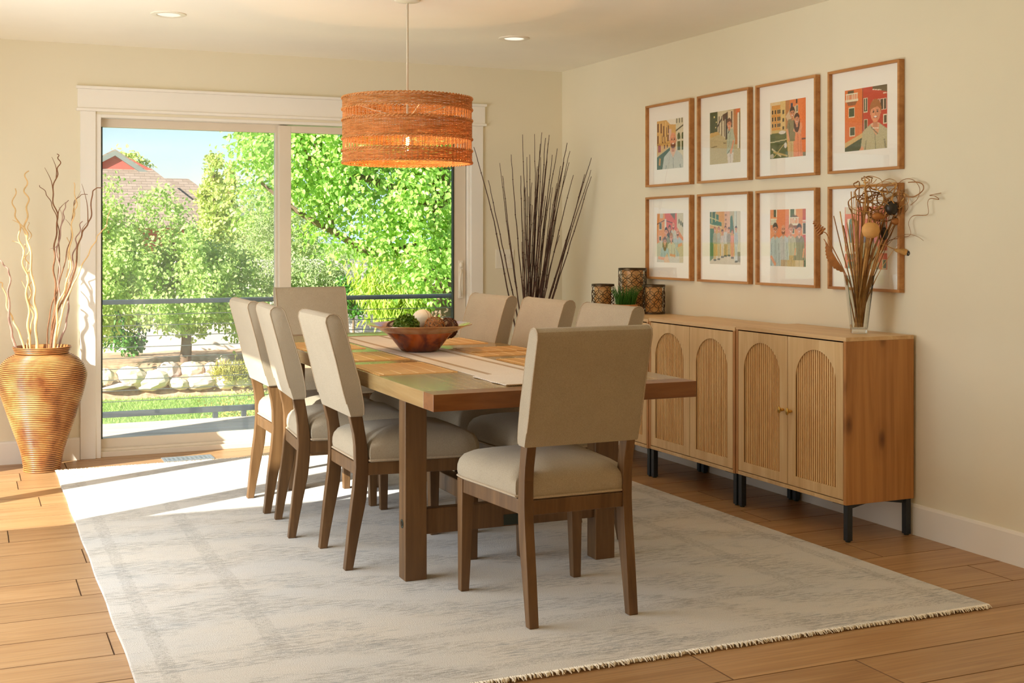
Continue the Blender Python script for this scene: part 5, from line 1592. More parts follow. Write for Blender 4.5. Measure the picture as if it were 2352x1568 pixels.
A = [
 ('thick pale curly branch with the tallest wavy tip at the wall side', [(84, 795), (82, 720), (76, 650), (66, 560), (58, 520), (64, 470), (58, 430), (63, 392)], 0.0085, 'willow_pale', 0.010, 1, [(0.62, -28, -20), (0.5, -30, -60)], 0.0),
 ('pale curly branch forking low to a blunt tip at the wall side', [(66, 795), (62, 720), (58, 640), (46, 570), (38, 510), (26, 470), (33, 432)], 0.0075, 'willow_pale', 0.009, 2, [(0.6, -22, -10)], 0.03),
 ('pale curly branch leaning far out past the frame edge side', [(56, 795), (40, 750), (22, 710), (12, 660), (2, 645)], 0.007, 'willow_pale', 0.005, 3, None, -0.03),
 ('mauve barked branch bending sharply away from the door', [(38, 795), (28, 750), (24, 680), (28, 630), (16, 608), (2, 592)], 0.0085, 'willow_mauve', 0.004, 4, None, -0.05),
 ('slim pale curly branch in the middle of the floor vase', [(60, 797), (70, 740), (64, 690), (60, 620), (56, 580), (62, 540), (56, 510)], 0.005, 'willow_pale', 0.009, 5, [(0.4, -18, -60)], 0.05),
 ('pale wavy branch crossing behind the thick one', [(80, 797), (76, 730), (62, 680), (66, 640), (50, 600), (46, 560)], 0.0055, 'willow_pale', 0.008, 6, None, 0.06),
 ('tallest dark branch with thin forked tips near the casing', [(120, 795), (118, 760), (126, 690), (122, 620), (124, 560), (130, 500), (118, 450), (128, 400), (134, 370), (128, 353)], 0.0065, 'willow_brown', 0.006, 7, [(0.72, -20, -60), (0.78, -10, -50), (0.62, 18, -30)], 0.02),
 ('thin dark branch curving towards the wall at its tip', [(104, 795), (110, 720), (128, 650), (130, 560), (126, 510), (112, 470), (96, 440), (80, 424)], 0.0045, 'willow_brown', 0.004, 8, None, 0.06),
 ('brown branch with fine twigs ending below the casing top', [(124, 795), (132, 720), (138, 650), (134, 570), (146, 510), (150, 480), (158, 460)], 0.006, 'willow_mauve', 0.006, 9, [(0.7, -6, -40), (0.6, -20, 10)], -0.02),
 ('tan wavy branch in front of the casing', [(128, 795), (136, 700), (160, 640), (166, 560), (172, 500), (180, 470), (174, 420)], 0.0065, 'willow_pale', 0.007, 10, [(0.72, 8, -40)], -0.04),
 ('reddish branch arching up and over towards the glass', [(118, 797), (132, 720), (168, 640), (182, 560), (196, 525), (210, 500), (213, 450), (222, 433), (238, 432)], 0.0062, 'willow_brown', 0.003, 11, [(0.62, -14, -90), (0.5, 12, -30)], -0.02),
 ('light brown branch reaching furthest across the glass', [(128, 797), (150, 700), (172, 650), (196, 600), (218, 560), (232, 535), (246, 520), (256, 480)], 0.0055, 'willow_pale', 0.003, 12, None, -0.03),
 ('pale speckled branch leaning against the vase rim on the door side', [(134, 795), (150, 745), (156, 690), (160, 640), (168, 580), (176, 540), (186, 508)], 0.0066, 'willow_mauve', 0.006, 13, None, 0.02),
 ('short pale branch behind the dark ones', [(122, 797), (136, 720), (148, 650), (152, 590), (150, 545)], 0.0055, 'willow_pale', 0.008, 14, [(0.5, 20, -50)], 0.05),
 ('dark thin branch with a curved side twig high on it', [(112, 797), (124, 700), (146, 600), (160, 540), (166, 470), (182, 448), (198, 446)], 0.0042, 'willow_brown', 0.003, 15, [(0.6, -14, -30), (0.66, 20, -60)], 0.03)]
for lb, px_, r, mt, amp, sd, side, dep in A:
    willow(lb, px_, r, M[mt], amp, sd, side, dep)

# ------------------------------------------------------------------ bare twigs in the corner
M['twig'] = plain('twig_bark', srgb(78, 52, 38), 0.7, 0.4, 60)
TX, TY = 3.33, 7.38
cv = thing('corner_vase', 'slim dark vase on the floor in the room corner holding bare twigs', 'vase', (TX, TY, 0))
MB().lathe([(0.06, 0.0), (0.075, 0.02), (0.085, 0.2), (0.070, 0.42), (0.055, 0.52), (0.060, 0.54), (0.052, 0.535), (0.045, 0.5), (0.05, 0.3), (0.0, 0.28)], 28, cap1=False).build('vase_body', M['pod_dark'], cv)
tops = [(1110, 338), (1143, 414), (1169, 374), (1176, 404), (1195, 354), (1217, 404), (1221, 311), (1232, 360), (1238, 355), (1249, 308), (1262, 330), (1260, 400), (1266, 303), (1274, 317), (1280, 330), (1290, 355), (1282, 310), (1302, 340), (1310, 380), (1324, 328), (1330, 346), (1328, 372), (1316, 372), (1338, 402), (1365, 400), (1380, 362), (1379, 390), (1379, 405), (1224, 410), (1228, 430), (1242, 420), (1250, 440), (1256, 380), (1270, 420), (1274, 450), (1286, 400), (1290, 430), (1244, 470), (1236, 450), (1296, 480), (1220, 555), (1306, 540), (1264, 360), (1300, 420), (1262, 345)]
for k, (px_, py_) in enumerate(tops):
    f = (px_ - 1233) * 0.002816
    dep = rl.uniform(-0.10, 0.10) * (1 - min(1, abs(f) / 0.45))
    zt_ = 1.295 - (py_ - 548) * 0.002816
    a0 = rl.uniform(0, 6.28); r0 = rl.uniform(0, 0.030)
    b = Vector((TX + r0 * math.cos(a0) - f * 0.02, TY + r0 * math.sin(a0), 0.285))
    e = Vector((TX, TY, zt_)) + WR * f + WF * dep
    m1 = b.lerp(e, 0.33) + WR * (-f * 0.045 + rl.uniform(-0.01, 0.01)); m2 = b.lerp(e, 0.7) + WR * (-f * 0.035 + rl.uniform(-0.012, 0.012)) + WF * rl.uniform(-0.01, 0.01)
    pts = curve_pts([b, m1, m2, e], 7)
    n = len(pts)
    pts = [p + Vector((rl.uniform(-1, 1), rl.uniform(-1, 1), 0)) * 0.0022 for p in pts]
    mb = MB(); R0 = rl.uniform(0.0048, 0.0066)
    mb.tube([p - b for p in pts], [R0 * (1 - 0.68 * i / (n - 1)) for i in range(n)], 5)
    for j in (0.5, 0.62, 0.74, 0.86):
        p = pts[int(j * (n - 1))] - b
        q = R0 * (1 - 0.6 * j) * 1.45
        mb.blob(tuple(p), q, q, q * 1.3, 5, 4)
    o = mb.build('bare_twig', M['twig'], loc=b)
    lbl = 'dark bare twig in the fan of twigs standing in the room corner'
    tag(o, lbl, 'twig', 'bare twigs in the corner vase')
bt = [o for o in COL.objects if o.name.startswith('bare_twig')]
bt[0]['label'] = 'lone outermost bare twig reaching towards the door casing'
bt[1]['label'] = 'second bare twig from the door casing, crossing the light switch'

# ------------------------------------------------------------------ switch, outlet, floor vent
sw = thing('light_switch', 'white double rocker light switch on the wall beside the door casing', 'light switch', (3.327, YB, 1.16))
MB().box(-0.067, 0.067, -0.006, 0, -0.064, 0.064).build('cover_plate', M['white_plastic'], sw, 0.002)
for x in (-0.024, 0.024):
    rk = MB(); rk.prism([(-0.006, -0.033), (-0.0105, -0.033), (-0.0075, 0.0), (-0.0105, 0.033), (-0.006, 0.033)], x - 0.0165, x + 0.0165, 'x')
    rk.build('rocker', M['white_plastic'], sw, 0.001)
ot = thing('wall_outlet', 'white wall outlet low on the door wall behind the chairs', 'outlet', (3.42, YB, 0.66))
MB().box(-0.036, 0.036, -0.006, 0, -0.058, 0.058).build('cover_plate', M['white_plastic'], ot, 0.002)
for z in (-0.02, 0.02): MB().box(-0.015, 0.015, -0.0085, -0.006, z - 0.013, z + 0.013).build('socket', M['white_plastic'], ot, 0.002)
M['vent_metal'] = plain('vent_metal', srgb(176, 188, 196), 0.35, 0.08, 30, metal=0.6)
vt = thing('floor_vent', 'grey metal floor vent in the planks before the glass door', 'vent', (1.20, 7.525, 0.0))
mb = MB()
mb.box(-0.145, 0.145, -0.070, -0.056, 0.0005, 0.005); mb.box(-0.145, 0.145, 0.056, 0.070, 0.0005, 0.005)
mb.box(-0.145, -0.130, -0.056, 0.056, 0.0005, 0.005); mb.box(0.130, 0.145, -0.056, 0.056, 0.0005, 0.005)
mb.build('vent_frame', M['vent_metal'], vt, 0.001)
MB().box(-0.131, 0.131, -0.057, 0.057, 0.0004, 0.0012).build('vent_well', M['gasket'], vt)
for j in range(3):
    y = -0.035 + 0.035 * j
    MB().box(-0.13, 0.13, y - 0.006, y + 0.006, 0.0014, 0.0045).build('slat', M['vent_metal'], vt)
for j in range(10):
    x = -0.117 + 0.026 * j
    MB().box(x - 0.005, x + 0.005, -0.056, 0.056, 0.0013, 0.0042).build('slat', M['vent_metal'], vt)
# ------------------------------------------------------------------ outside: deck, railing, garden
def at(px, py, Y):
    """point at depth Y of the world that sits at this place of the 2352 x 1568 photograph"""
    u, v_ = (px - 1176) / 2876.0, (548.2 - py) / 2876.0
    a = 0.4114
    d = Vector((math.sin(a) + math.cos(a) * u, math.cos(a) - math.sin(a) * u, v_))
    return Vector((0, 0, 1.295)) + d * (Y / d.y)
GZ = -0.80
M['deck'] = wood('deck_board', srgb(206, 186, 166), srgb(226, 208, 190), srgb(236, 222, 206), 'x', 0.7)
M['patio'] = plain('patio_stone', srgb(206, 196, 180), 0.85, 0.06, 2)
M['rail'] = plain('rail_paint', srgb(70, 80, 84), 0.4, 0.08, 20)
M['cable'] = plain('steel_cable', srgb(150, 156, 150), 0.35, 0.05, 20, metal=0.7)
g = N('lawn')
n1 = g.noise(g.coord(), 0.8, 4); n2 = g.noise(g.coord(), 30, 3, 0.7)
c = g.mix(0.4, g.ramp(n1, [(0.35, srgb(140, 172, 84)), (0.65, srgb(172, 200, 108))]), g.ramp(n2, [(0.3, srgb(80, 118, 40)), (0.7, srgb(180, 208, 116))]))
g.set(col=c, rough=0.9, spec=0.1); g.bump(n2, 0.6, 0.05)
M['lawn'] = g.m
M['mulch'] = plain('mulch', srgb(196, 160, 128), 0.95, 0.35, 14, bump=0.6, bscale=20)
M['rock'] = plain('rock', srgb(226, 206, 184), 0.9, 0.12, 3, bump=0.5, bscale=9)
M['rock_pink'] = plain('rock_pink', srgb(206, 182, 170), 0.9, 0.14, 3, bump=0.5, bscale=9)
M['bark'] = plain('bark', srgb(122, 100, 80), 0.9, 0.35, 12, bump=0.6, bscale=30)
struct(MB().box(-60, 90, 7.9, 130, GZ - 0.3, GZ).build('ground', M['lawn']))
struct(MB().box(-60, -0.84, -40, 7.9, -0.30, -0.02).build('patio', M['patio']))
dk = struct(MB().box(-0.84, 6.0, 7.89, 9.36, -0.16, -0.06).build('deck', M['patio']))
bd = None
for k in range(10):
    y = 7.892 + 0.148 * k
    if bd is None:
        a = MB(); a.box(0, 6.9, 0, 0.142, -0.03, 0); bd = a.mesh('deck_board'); bd.materials.append(M['deck'])
    o = bpy.data.objects.new('deck_board', bd); COL.objects.link(o); o.parent = dk; o.location = (-0.86, y, -0.028)
rg = thing('cable_railing', 'dark metal deck railing with horizontal steel cables outside the glass door', 'railing', (0, 9.36, -0.028))
MB().box(-0.86, 6.0, -0.03, 0.03, 0.852, 0.885).build('top_rail', M['rail'], rg, 0.003)
MB().box(-0.86, 6.0, -0.02, 0.02, 0.045, 0.085).build('bottom_rail', M['rail'], rg, 0.003)
for x in (-0.80, 0.30, 4.05, 5.9):
    MB().box(x - 0.022, x + 0.022, -0.022, 0.022, 0, 0.852).build('post', M['rail'], rg, 0.002)
for x in (1.69, 1.90, 3.0):
    MB().box(x - 0.018, x + 0.018, -0.018, 0.018, 0, 0.045).build('rail_foot', M['rail'], rg, 0.002)
for k in range(9):
    mb = MB(); mb.tube([(-0.80, 0, 0.155 + 0.0775 * k), (5.9, 0, 0.155 + 0.0775 * k)], 0.0028, 6)
    mb.build('cable', M['cable'], rg)

# bank of mulch with boulders, garden wall
mb = MB(); nx, ny = 60, 16
vs, fs = [], []
rl = random.Random(77)
for j in range(ny + 1):
    y = 16.95 + (21.2 - 16.95) * j / ny
    for i in range(nx + 1):
        x = -5 + 19 * i / nx
        t = (y - 16.95) / 0.7
        z = GZ - 0.02 + 0.40 * min(1, t) ** 0.7 + (0.02 * rl.uniform(-1, 1) if j else 0) - (0.03 * (y - 18) if y > 18 else 0)
        vs.append((x, y, z))
for j in range(ny):
    for i in range(nx):
        a = j * (nx + 1) + i; fs.append((a, a + 1, a + nx + 2, a + nx + 1))
mb.add(vs, fs, True)
struct(mb.build('terrain_bank', M['mulch']))
struct(MB().box(-8, 18, 20.5, 20.7, GZ - 0.2, 0.95).build('wall_garden', M['concrete'], bevel=0.01))
rocks = [(226, 262, 848, 882, 0), (272, 337, 843, 882, 0), (313, 391, 853, 895, 0), (364, 415, 833, 875, 1), (415, 475, 832, 871, 0), (470, 506, 833, 866, 1), (502, 562, 828, 852, 0), (389, 436, 867, 893, 0), (432, 502, 860, 893, 1), (495, 543, 859, 891, 0), (537, 577, 863, 888, 0), (228, 312, 879, 896, 1), (498, 526, 815, 836, 1), (560, 616, 832, 866, 1), (575, 640, 862, 890, 0), (185, 240, 850, 890, 1)]
tail = ['at the wall side of the row', 'second in the upper row', 'big rounded one in the middle of the lower row', 'pinkish one behind the big rounded one', 'pale one in the middle of the upper row', 'small pinkish wedge of the upper row', 'flat one under the yellow grass', 'small one below the gap of the upper row', 'low pinkish one of the lower row', 'pale one under the yellow grass', 'small one behind the sunlit chair back', 'low flat pinkish one at the lawn edge', 'small one up on the mulch', 'pinkish one behind the chairs, upper row', 'pale one behind the chairs, lower row', 'partly hidden by the door frame']
for k, (x0, x1, y0, y1, pk) in enumerate(rocks):
    Yd = 17.0 if y1 > 876 else 17.35
    a, b = at(x0, y1, Yd), at(x1, y0, Yd)
    c = (a + b) / 2; rx_, rz_ = (b.x - a.x) / 2 * 1.12, (b.z - a.z) / 2 * 1.25
    mb = MB(); mb.blob((0, 0, 0), rx_, rx_ * 0.8, rz_, 14, 9, 0.11, k + 40, smooth=False)
    o = mb.build('boulder', M['rock_pink' if pk else 'rock'], loc=(c.x, c.y + rx_ * 0.5, c.z - rz_ * 0.12), bevel=0.02)
    o.rotation_euler = (0, 0.15 * math.sin(k * 2.1), 0)
    tag(o, 'garden boulder, ' + tail[k], 'rock', 'boulders edging the lawn')

# grass
rg_ = np.random.default_rng(3)
n = 26000
Px = rg_.uniform(0.6, 6.5, n); Py = 12.8 + (16.95 - 12.8) * rg_.random(n)
P = np.stack([Px, Py, np.full(n, GZ)], 1)
T = rg_.normal(0, 0.35, (n, 3)); T[:, 2] = 1
M['grass'] = leaf_mat('grass', [srgb(140, 172, 84), srgb(172, 200, 108), srgb(200, 220, 142)], 0.35)
o = mesh_obj('lawn_grass', leaf_mesh('lawn_grass', P, rg_.normal(size=(n, 3)), T, rg_.uniform(0.02, 0.05, n), 0.2, 0.1, False), M['grass'])
tag(o, 'short sunlit lawn grass beyond the deck railing', 'grass', kind='stuff')

# trees and shrubs
def crown_points(ell, nclump, per, spread, rng, shell=0.55):
    """leaf bases gathered in clumps inside ellipsoids; returns bases and outward directions"""
    vol = np.array([e[3] * e[4] * e[5] for e in ell]) ** 0.75
    which = rng.choice(len(ell), nclump, p=vol / vol.sum())
    d = sphere_pts(nclump, rng) * (shell + (1 - shell) * rng.random((nclump, 1)))
    E = np.array(ell)
    C = E[which, :3] + d * E[which, 3:6]
    P = np.repeat(C, per, 0) + rng.normal(size=(nclump * per, 3)) * spread
    out = np.repeat(d, per, 0)
    return P, out
def tree(name, label, cat, base, ell, nclump, per, spread, size, mat, trunk=None, branches=(), group=None, droop=0.5, width=0.62, ovate=True, seed=1, bark=None, leaf_parts=0):
    rng = np.random.default_rng(seed)
    t = thing(name, label, cat, base, 0, group)
    b = np.array(base)
    P, out = crown_points(ell, nclump, per, spread, rng)
    n = len(P)
    T = out * 0.6 + rng.normal(size=(n, 3)) * 0.7; T[:, 2] -= droop
    Nn = out + rng.normal(size=(n, 3)) * 0.5; Nn[:, 2] += 0.5; Nn[:, 0] -= 0.25; Nn[:, 1] -= 0.25
    sz = rng.uniform(size[0], size[1], n)
    if leaf_parts:
        front = np.argsort(P[:, 1])[:leaf_parts * 4]
        pick = rng.choice(front, leaf_parts, replace=False)
        one = leaf_mesh('leaf', np.zeros((1, 3)), np.array([[0, 0, 1.0]]), np.array([[0, 1.0, 0]]), np.array([1.0]), width, 0.25, ovate)
        one.materials.append(mat)
        for i in pick:
            tv = Vector(T[i]).normalized(); nv = Vector(Nn[i]); nv = (nv - tv * nv.dot(tv)).normalized(); xv = tv.cross(nv)
            o = bpy.data.objects.new('leaf', one); COL.objects.link(o); o.parent = t
            m = Matrix((xv, tv, nv)).transposed().to_4x4()
            m = Matrix.Translation(Vector(P[i] - b)) @ m @ Matrix.Scale(float(sz[i]), 4)
            o.matrix_local = m
        keep = np.ones(n, bool); keep[pick] = False
        P, T, Nn, sz = P[keep], T[keep], Nn[keep], sz[keep]
    me = leaf_mesh('foliage', P - b, Nn, T, sz, width, 0.25, ovate)
    tag(mesh_obj('foliage', me, mat, t), kind='stuff')
    if trunk:
        mb = MB(); mb.tube(curve_pts([Vector(p) - Vector(base) for p, _ in trunk], 4), list(np.interp(np.linspace(0, len(trunk) - 1, (len(trunk) - 1) * 4 + 1), range(len(trunk)), [r for _, r in trunk])), 9)
        mb.build('trunk', bark or M['bark'], t)
    for br in branches:
        mb = MB(); pts = curve_pts([Vector(p) - Vector(base) for p in br[0]], 4)
        mb.tube(pts, [br[1] * (1 - 0.75 * i / (len(pts) - 1)) for i in range(len(pts))], 7)
        mb.build('branch', bark or M['bark'], t)
    return t
M['leaf_pear'] = leaf_mat('leaf_pear', [srgb(128, 174, 76), srgb(164, 206, 100), srgb(196, 224, 130), srgb(224, 240, 176)], 0.5, 0.38, 0.6)
M['leaf_bush'] = leaf_mat('leaf_bush', [srgb(150, 182, 104), srgb(182, 206, 126), srgb(206, 222, 152), srgb(222, 232, 178)], 0.5)
M['leaf_pale'] = leaf_mat('leaf_pale', [srgb(136, 160, 100), srgb(170, 190, 130), srgb(204, 216, 164)], 0.35)
M['leaf_lime'] = leaf_mat('leaf_lime', [srgb(160, 190, 70), srgb(196, 216, 100), srgb(224, 234, 150)], 0.45)
M['leaf_dark'] = leaf_mat('leaf_dark', [srgb(60, 110, 40), srgb(80, 140, 50), srgb(110, 170, 66)], 0.35)
M['leaf_poplar'] = leaf_mat('leaf_poplar', [srgb(176, 194, 110), srgb(204, 214, 134), srgb(226, 226, 160)], 0.45)
M['leaf_yellow'] = leaf_mat('leaf_yellow', [srgb(190, 180, 90), srgb(214, 204, 120), srgb(170, 180, 90)], 0.4)
# bushy ornamental tree behind the fixed pane
tree('ornamental_tree', 'bushy green ornamental tree with a short forked trunk before the garden wall', 'tree', (2.80, 17.8, -0.42),
     [(2.45, 17.7, 0.80, 1.30, 1.0, 0.74), (1.6, 17.7, 0.88, 0.7, 0.9, 0.92), (3.3, 17.8, 0.55, 0.75, 0.9, 0.68), (2.7, 17.5, 0.5, 1.0, 0.8, 0.45), (2.15, 17.6, 1.72, 0.14, 0.15, 0.26), (2.5, 17.6, 1.70, 0.22, 0.2, 0.26), (1.72, 17.6, 1.85, 0.15, 0.15, 0.24)], 420, 82, 0.085, (0.045, 0.07), M['leaf_bush'],
     [((2.80, 17.8, -0.44), 0.085), ((2.82, 17.8, -0.1), 0.07), ((2.78, 17.8, 0.12), 0.06)],
     [([(2.79, 17.8, 0.05), (2.4, 17.75, 0.35), (1.9, 17.7, 0.9)], 0.05), ([(2.79, 17.8, 0.08), (3.1, 17.8, 0.4), (3.4, 17.8, 0.9)], 0.045), ([(2.78, 17.8, 0.1), (2.75, 17.8, 0.7), (2.6, 17.8, 1.4)], 0.045)], seed=5)
a = at(285, 770, 19.4)
tree('dark_shrub', 'dark green shrub in the shade beside the ornamental tree', 'shrub', (a.x, 19.4, -0.45), [(a.x, 19.4, 0.1, 0.42, 0.3, 0.5)], 40, 50, 0.07, (0.05, 0.08), M['leaf_dark'], seed=6)
# broad pear tree close to the deck, its boughs across the sliding pane
B = [(at(592, 330, 12.8), 0.33), (at(705, 370, 12.6), 0.62), (at(755, 545, 12.4), 0.33), (at(880, 430, 12.4), 0.72), (at(950, 560, 12.2), 0.52), (at(1010, 400, 12.4), 0.75), (at(660, 300, 13.0), 0.5), (at(990, 640, 12.1), 0.28), (at(800, 250, 12.8), 0.9), (at(625, 235, 13.0), 0.45)]
ell = [(p.x, p.y, p.z, r * 0.95, r * 0.9, r * 0.82) for p, r in B]
tk = at(1020, 700, 12.6)
def b3(*pp): return [at(x, y, Y) for x, y, Y in pp]
tree('pear_tree', 'broad bright green pear tree reaching across the sliding pane close to the deck', 'tree', (tk.x, tk.y, GZ), ell, 400, 64, 0.105, (0.045, 0.068), M['leaf_pear'],
     [((tk.x, tk.y, GZ), 0.16), ((tk.x, tk.y, 0.5), 0.135), ((tk.x - 0.02, tk.y, 1.3), 0.12), ((tk.x - 0.05, tk.y, 2.4), 0.10)],
     [(b3((1015, 560, 12.6), (860, 580, 12.5), (780, 540, 12.5), (690, 490, 12.5), (600, 420, 12.6)), 0.06), (b3((1010, 480, 12.6), (880, 420, 12.6), (740, 390, 12.6), (690, 320, 12.7), (680, 280, 12.7)), 0.055), (b3((760, 520, 12.55), (745, 400, 12.5), (725, 330, 12.5), (715, 280, 12.5)), 0.035), (b3((1015, 600, 12.6), (980, 640, 12.3), (940, 660, 12.2)), 0.03), (b3((1012, 420, 12.6), (960, 330, 12.6), (900, 250, 12.6)), 0.05)], seed=9, width=0.68, leaf_parts=240)
# pale juniper behind both panes
a = at(645, 520, 19.4)
tree('pale_juniper', 'tall pale grey-green juniper standing behind the meeting stile of the door', 'tree', (a.x, 19.4, -0.5),
     [(a.x, 19.4, 1.5, 0.62, 0.6, 1.15), (a.x + 0.45, 19.3, 0.9, 0.65, 0.6, 0.95), (a.x - 0.25, 19.5, 0.8, 0.5, 0.5, 1.1), (a.x + 0.3, 19.2, 0.3, 0.9, 0.5, 0.6)], 330, 60, 0.085, (0.035, 0.06), M['leaf_pale'], [((a.x, 19.4, -0.5), 0.09), ((a.x, 19.4, 1.5), 0.05)], width=0.3, ovate=False, droop=0.1, seed=12)
a = at(915, 660, 16.2)
tree('willow_shrub', 'drooping yellow-green willow shrub in front of the white garden wall', 'shrub', (a.x, 16.2, GZ),
     [(a.x, 16.2, 0.72, 0.55, 0.5, 0.42), (a.x + 0.05, 16.1, 0.50, 0.45, 0.4, 0.35), (a.x + 0.5, 16.3, 0.62, 0.35, 0.4, 0.4)], 120, 42, 0.10, (0.10, 0.17), M['leaf_lime'], [((a.x, 16.2, GZ), 0.05), ((a.x, 16.2, 0.5), 0.03)], width=0.16, ovate=False, droop=1.5, seed=13)
a = at(812, 668, 17.2)
tree('dark_shrub', 'small deep green shrub beside the willow shrub, just above the rail', 'shrub', (a.x, 17.2, -0.5), [(a.x, 17.2, 0.60, 0.17, 0.2, 0.14), (a.x, 17.2, 0.45, 0.2, 0.2, 0.25)], 26, 50, 0.05, (0.04, 0.06), M['leaf_dark'], [((a.x, 17.2, -0.5), 0.02), ((a.x, 17.2, 0.5), 0.015)], seed=14)
a = at(700, 640, 18.2)
tree('pale_shrub', 'loose pale green shrub behind the far table chair', 'shrub', (a.x, 18.2, -0.5), [(a.x, 18.2, 0.62, 0.5, 0.4, 0.40), (a.x + 0.45, 18.2, 0.55, 0.35, 0.3, 0.42)], 110, 44, 0.08, (0.045, 0.07), M['leaf_pale'], width=0.4, ovate=False, seed=15)
for k, (px, ptop, w, lb) in enumerate(((490, 345, 0.52, 'slim upright yellow-green tree behind the house roof, the taller one'), (526, 385, 0.42, 'slim upright yellow-green tree behind the house roof, the shorter one'))):
    YT = 30.0 + 4.0 * k
    p = at(px, ptop, YT)
    tree('upright_tree', lb, 'tree', (p.x, YT, GZ), [(p.x, YT, p.z - 0.5, w * 0.30, w * 0.3, 0.6), (p.x, YT, p.z - 1.3, w * 0.62, w * 0.6, 0.8), (p.x + 0.02, YT, p.z - 2.2, w * 0.8, w * 0.8, 0.9)], 110, 40, 0.09, (0.08, 0.13), M['leaf_poplar'], [((p.x, YT, GZ), 0.09), ((p.x, YT, p.z - 0.4), 0.03)], group='slim trees behind the roof', droop=-0.3, seed=16 + k)
p = at(600, 462, 26.0)
tree('round_tree', 'round mid green tree between the house and the juniper', 'tree', (p.x, 26, GZ), [(p.x, 26, p.z - 0.2, 0.55, 0.6, 0.6), (p.x + 0.4, 26, p.z - 1.2, 0.7, 0.8, 0.9)], 120, 42, 0.13, (0.08, 0.13), M['leaf_bush'], [((p.x, 26, GZ), 0.1), ((p.x, 26, p.z), 0.05)], seed=19)
p = at(300, 352, 48.0)
tree('round_tree', 'treetop just showing over the red gable of the house', 'tree', (p.x, 48, GZ), [(p.x, 48, p.z - 0.6, 0.55, 0.5, 0.7)], 40, 36, 0.15, (0.12, 0.2), M['leaf_poplar'], [((p.x, 48, GZ), 0.1), ((p.x, 48, p.z - 0.6), 0.06)], seed=20)
p = at(528, 962, 10.5)
tree('yellow_shrub', 'thin yellow-green shrub just beyond the deck edge', 'shrub', (p.x, 10.5, GZ), [(p.x, 10.5, -0.30, 0.30, 0.25, 0.26), (p.x + 0.12, 10.5, -0.15, 0.2, 0.2, 0.2)], 60, 22, 0.07, (0.02, 0.035), M['leaf_yellow'], [((p.x, 10.5, GZ), 0.012), ((p.x, 10.5, -0.3), 0.006)], ovate=False, seed=22)
p = at(530, 852, 17.05)
tree('yellow_grass_clump', 'low yellow grass clump between the boulders', 'grass clump', (p.x, 17.05, -0.55), [(p.x, 17.05, -0.52, 0.22, 0.15, 0.06)], 40, 30, 0.05, (0.06, 0.1), M['leaf_yellow'], width=0.15, ovate=False, droop=-1.0, seed=23)
# neighbouring house
g = N('roof_shingle')
br = g.new('ShaderNodeTexBrick')
br.inputs['Scale'].default_value = 1.0
br.inputs['Brick Width'].default_value = 0.30; br.inputs['Row Height'].default_value = 0.085; br.inputs['Mortar Size'].default_value = 0.006
br.inputs['Color1'].default_value = (*srgb(150, 132, 116), 1); br.inputs['Color2'].default_value = (*srgb(166, 148, 132), 1); br.inputs['Mortar'].default_value = (*srgb(112, 98, 86), 1)
sx_ = g.new('ShaderNodeSeparateXYZ'); cb = g.new('ShaderNodeCombineXYZ'); tcx = g.new('ShaderNodeTexCoord')
g.link(tcx.outputs['Object'], sx_.inputs[0]); g.link(sx_.outputs[0], cb.inputs[0]); g.link(sx_.outputs[2], cb.inputs[1])
g.link(cb.outputs[0], br.inputs['Vector'])
g.set(col=br.outputs['Color'], rough=0.95, spec=0.1)
M['shingle'] = g.m
M['siding_red'] = plain('red_siding', srgb(206, 96, 84), 0.8, 0.08, 3)
M['fascia'] = plain('grey_fascia', srgb(132, 138, 132), 0.7, 0.06, 3)
hs = thing('neighbour_house', 'neighbouring house with tan shingle roofs and red gables beyond the garden wall', 'house', (5.0, 40.0, GZ))
def HP(x, y, z): return (x - 5.0, y - 40.0, z - GZ)
def slab(name, quad, th, mat, parent):
    """roof slab from four corner points, th thick downward"""
    n = len(quad)
    vs = [HP(*p) for p in quad] + [HP(p[0], p[1], p[2] - th) for p in quad]
    fs = [tuple(range(n)), tuple(reversed(range(n, 2 * n)))] + [(i, n + i, n + (i + 1) % n, (i + 1) % n) for i in range(n)]
    mb = MB(); mb.add(vs, fs); return mb.build(name, mat, parent)
wl_ = MB(); wl_.box(HP(2.2, 0, 0)[0], HP(6.6, 0, 0)[0], -2.6, 6, 0, 2.5); wl_.prism([(HP(2.9, 0, 0)[0], 4.2), (HP(4.16, 0, 0)[0], 4.78), (HP(5.3, 0, 0)[0], 4.2), (HP(5.3, 0, 0)[0], 2.5), (HP(2.9, 0, 0)[0], 2.5)], -0.22, 6.0, 'y')
wl_.build('wall', M['siding_red'], hs)
MB().box(HP(6.3, 0, 0)[0], HP(8.6, 0, 0)[0], -1.5, 5, 0, 2.2).build('wall', M['siding_red'], hs)
MB().prism([(HP(7.25, 0, 0)[0], 2.2), (HP(7.88, 0, 0)[0], 2.95), (HP(8.5, 0, 0)[0], 2.2)], -1.84, 1.0, 'y').build('gable_wall', M['siding_red'], hs)
slab('roof', [(4.16, 39.7, 4.02), (6.1, 39.7, 2.72), (6.1, 46, 2.72), (4.16, 46, 4.02)], 0.10, M['shingle'], hs)
slab('roof', [(4.16, 46, 4.02), (2.4, 46, 3.05), (2.4, 39.7, 3.05), (4.16, 39.7, 4.02)], 0.10, M['shingle'], hs)
mb = MB()
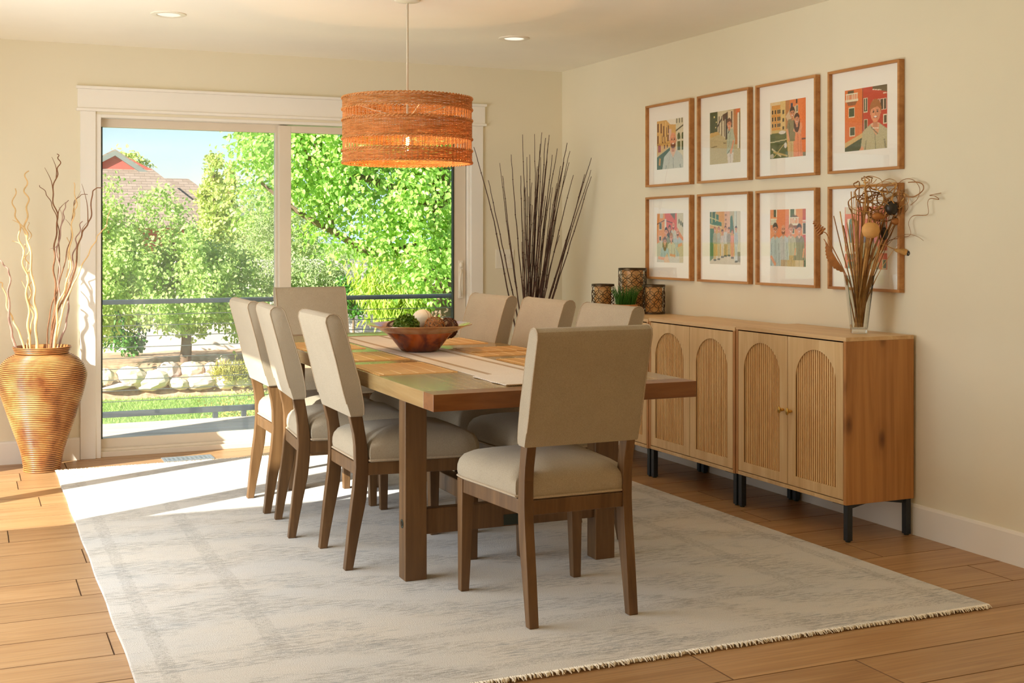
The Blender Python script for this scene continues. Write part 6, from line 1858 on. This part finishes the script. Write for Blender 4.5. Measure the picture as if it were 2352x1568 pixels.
for (xa, za, xb, zb_) in ((4.16, 3.98, 6.1, 2.68), (4.16, 3.98, 2.4, 3.0)):
    mb.prism([HP(xa, 0, za)[::2], HP(xb, 0, zb_)[::2], HP(xb, 0, zb_ - 0.16)[::2], HP(xa, 0, za - 0.16)[::2]], -0.34, -0.22, 'y')
mb.build('fascia_board', M['fascia'], hs)
slab('roof', [(2.0, 39.9, 3.50), (2.0, 36.8, 1.70), (6.9, 36.8, 1.70), (5.25, 39.9, 3.48)], 0.10, M['shingle'], hs)
slab('roof', [(5.2, 41.0, 3.22), (5.2, 37.8, 1.55), (8.2, 37.8, 1.55), (6.55, 41.0, 3.22)], 0.10, M['shingle'], hs)
slab('roof', [(6.55, 41.0, 3.22), (8.2, 37.8, 1.55), (8.2, 44, 1.55)], 0.10, M['shingle'], hs)
for sgn in (-1, 1):
    slab('roof', [(7.88, 38.1, 2.32), (7.88 + sgn * 0.78, 38.1, 1.58), (7.88 + sgn * 0.78, 41, 1.58), (7.88, 41, 2.32)][::sgn], 0.08, M['shingle'], hs)
    mb = MB(); mb.prism([HP(7.88, 0, 2.28)[::2], HP(7.88 + sgn * 0.78, 0, 1.54)[::2], HP(7.88 + sgn * 0.78, 0, 1.40)[::2], HP(7.88, 0, 2.14)[::2]], -1.95, -1.85, 'y'); mb.build('fascia_board', M['fascia'], hs)
# distant hills
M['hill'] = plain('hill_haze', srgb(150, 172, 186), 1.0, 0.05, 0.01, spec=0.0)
mb = MB(); vs, fs = [], []
nx = 80
for j, (yy, hf) in enumerate(((700, 0.0), (800, 0.55), (900, 1.0), (1000, 0.8), (1200, 0.0))):
    for i in range(nx + 1):
        x = -700 + 2200 * i / nx
        h_ = 30 + 24 * (1 / (1 + math.exp(-(x - 160) * 0.06))) + 3 * math.sin(x * 0.021) + 1.5 * math.sin(x * 0.05 + j)
        vs.append((x, yy, GZ - 3 + h_ * hf))
for j in range(4):
    for i in range(nx):
        a = j * (nx + 1) + i; fs.append((a, a + 1, a + nx + 2, a + nx + 1))
mb.add(vs, fs, True)
struct(mb.build('hills', M['hill']))
struct(MB().box(-3000, 3000, 130, 3000, GZ - 4, GZ - 0.5).build('land', M['lawn']))
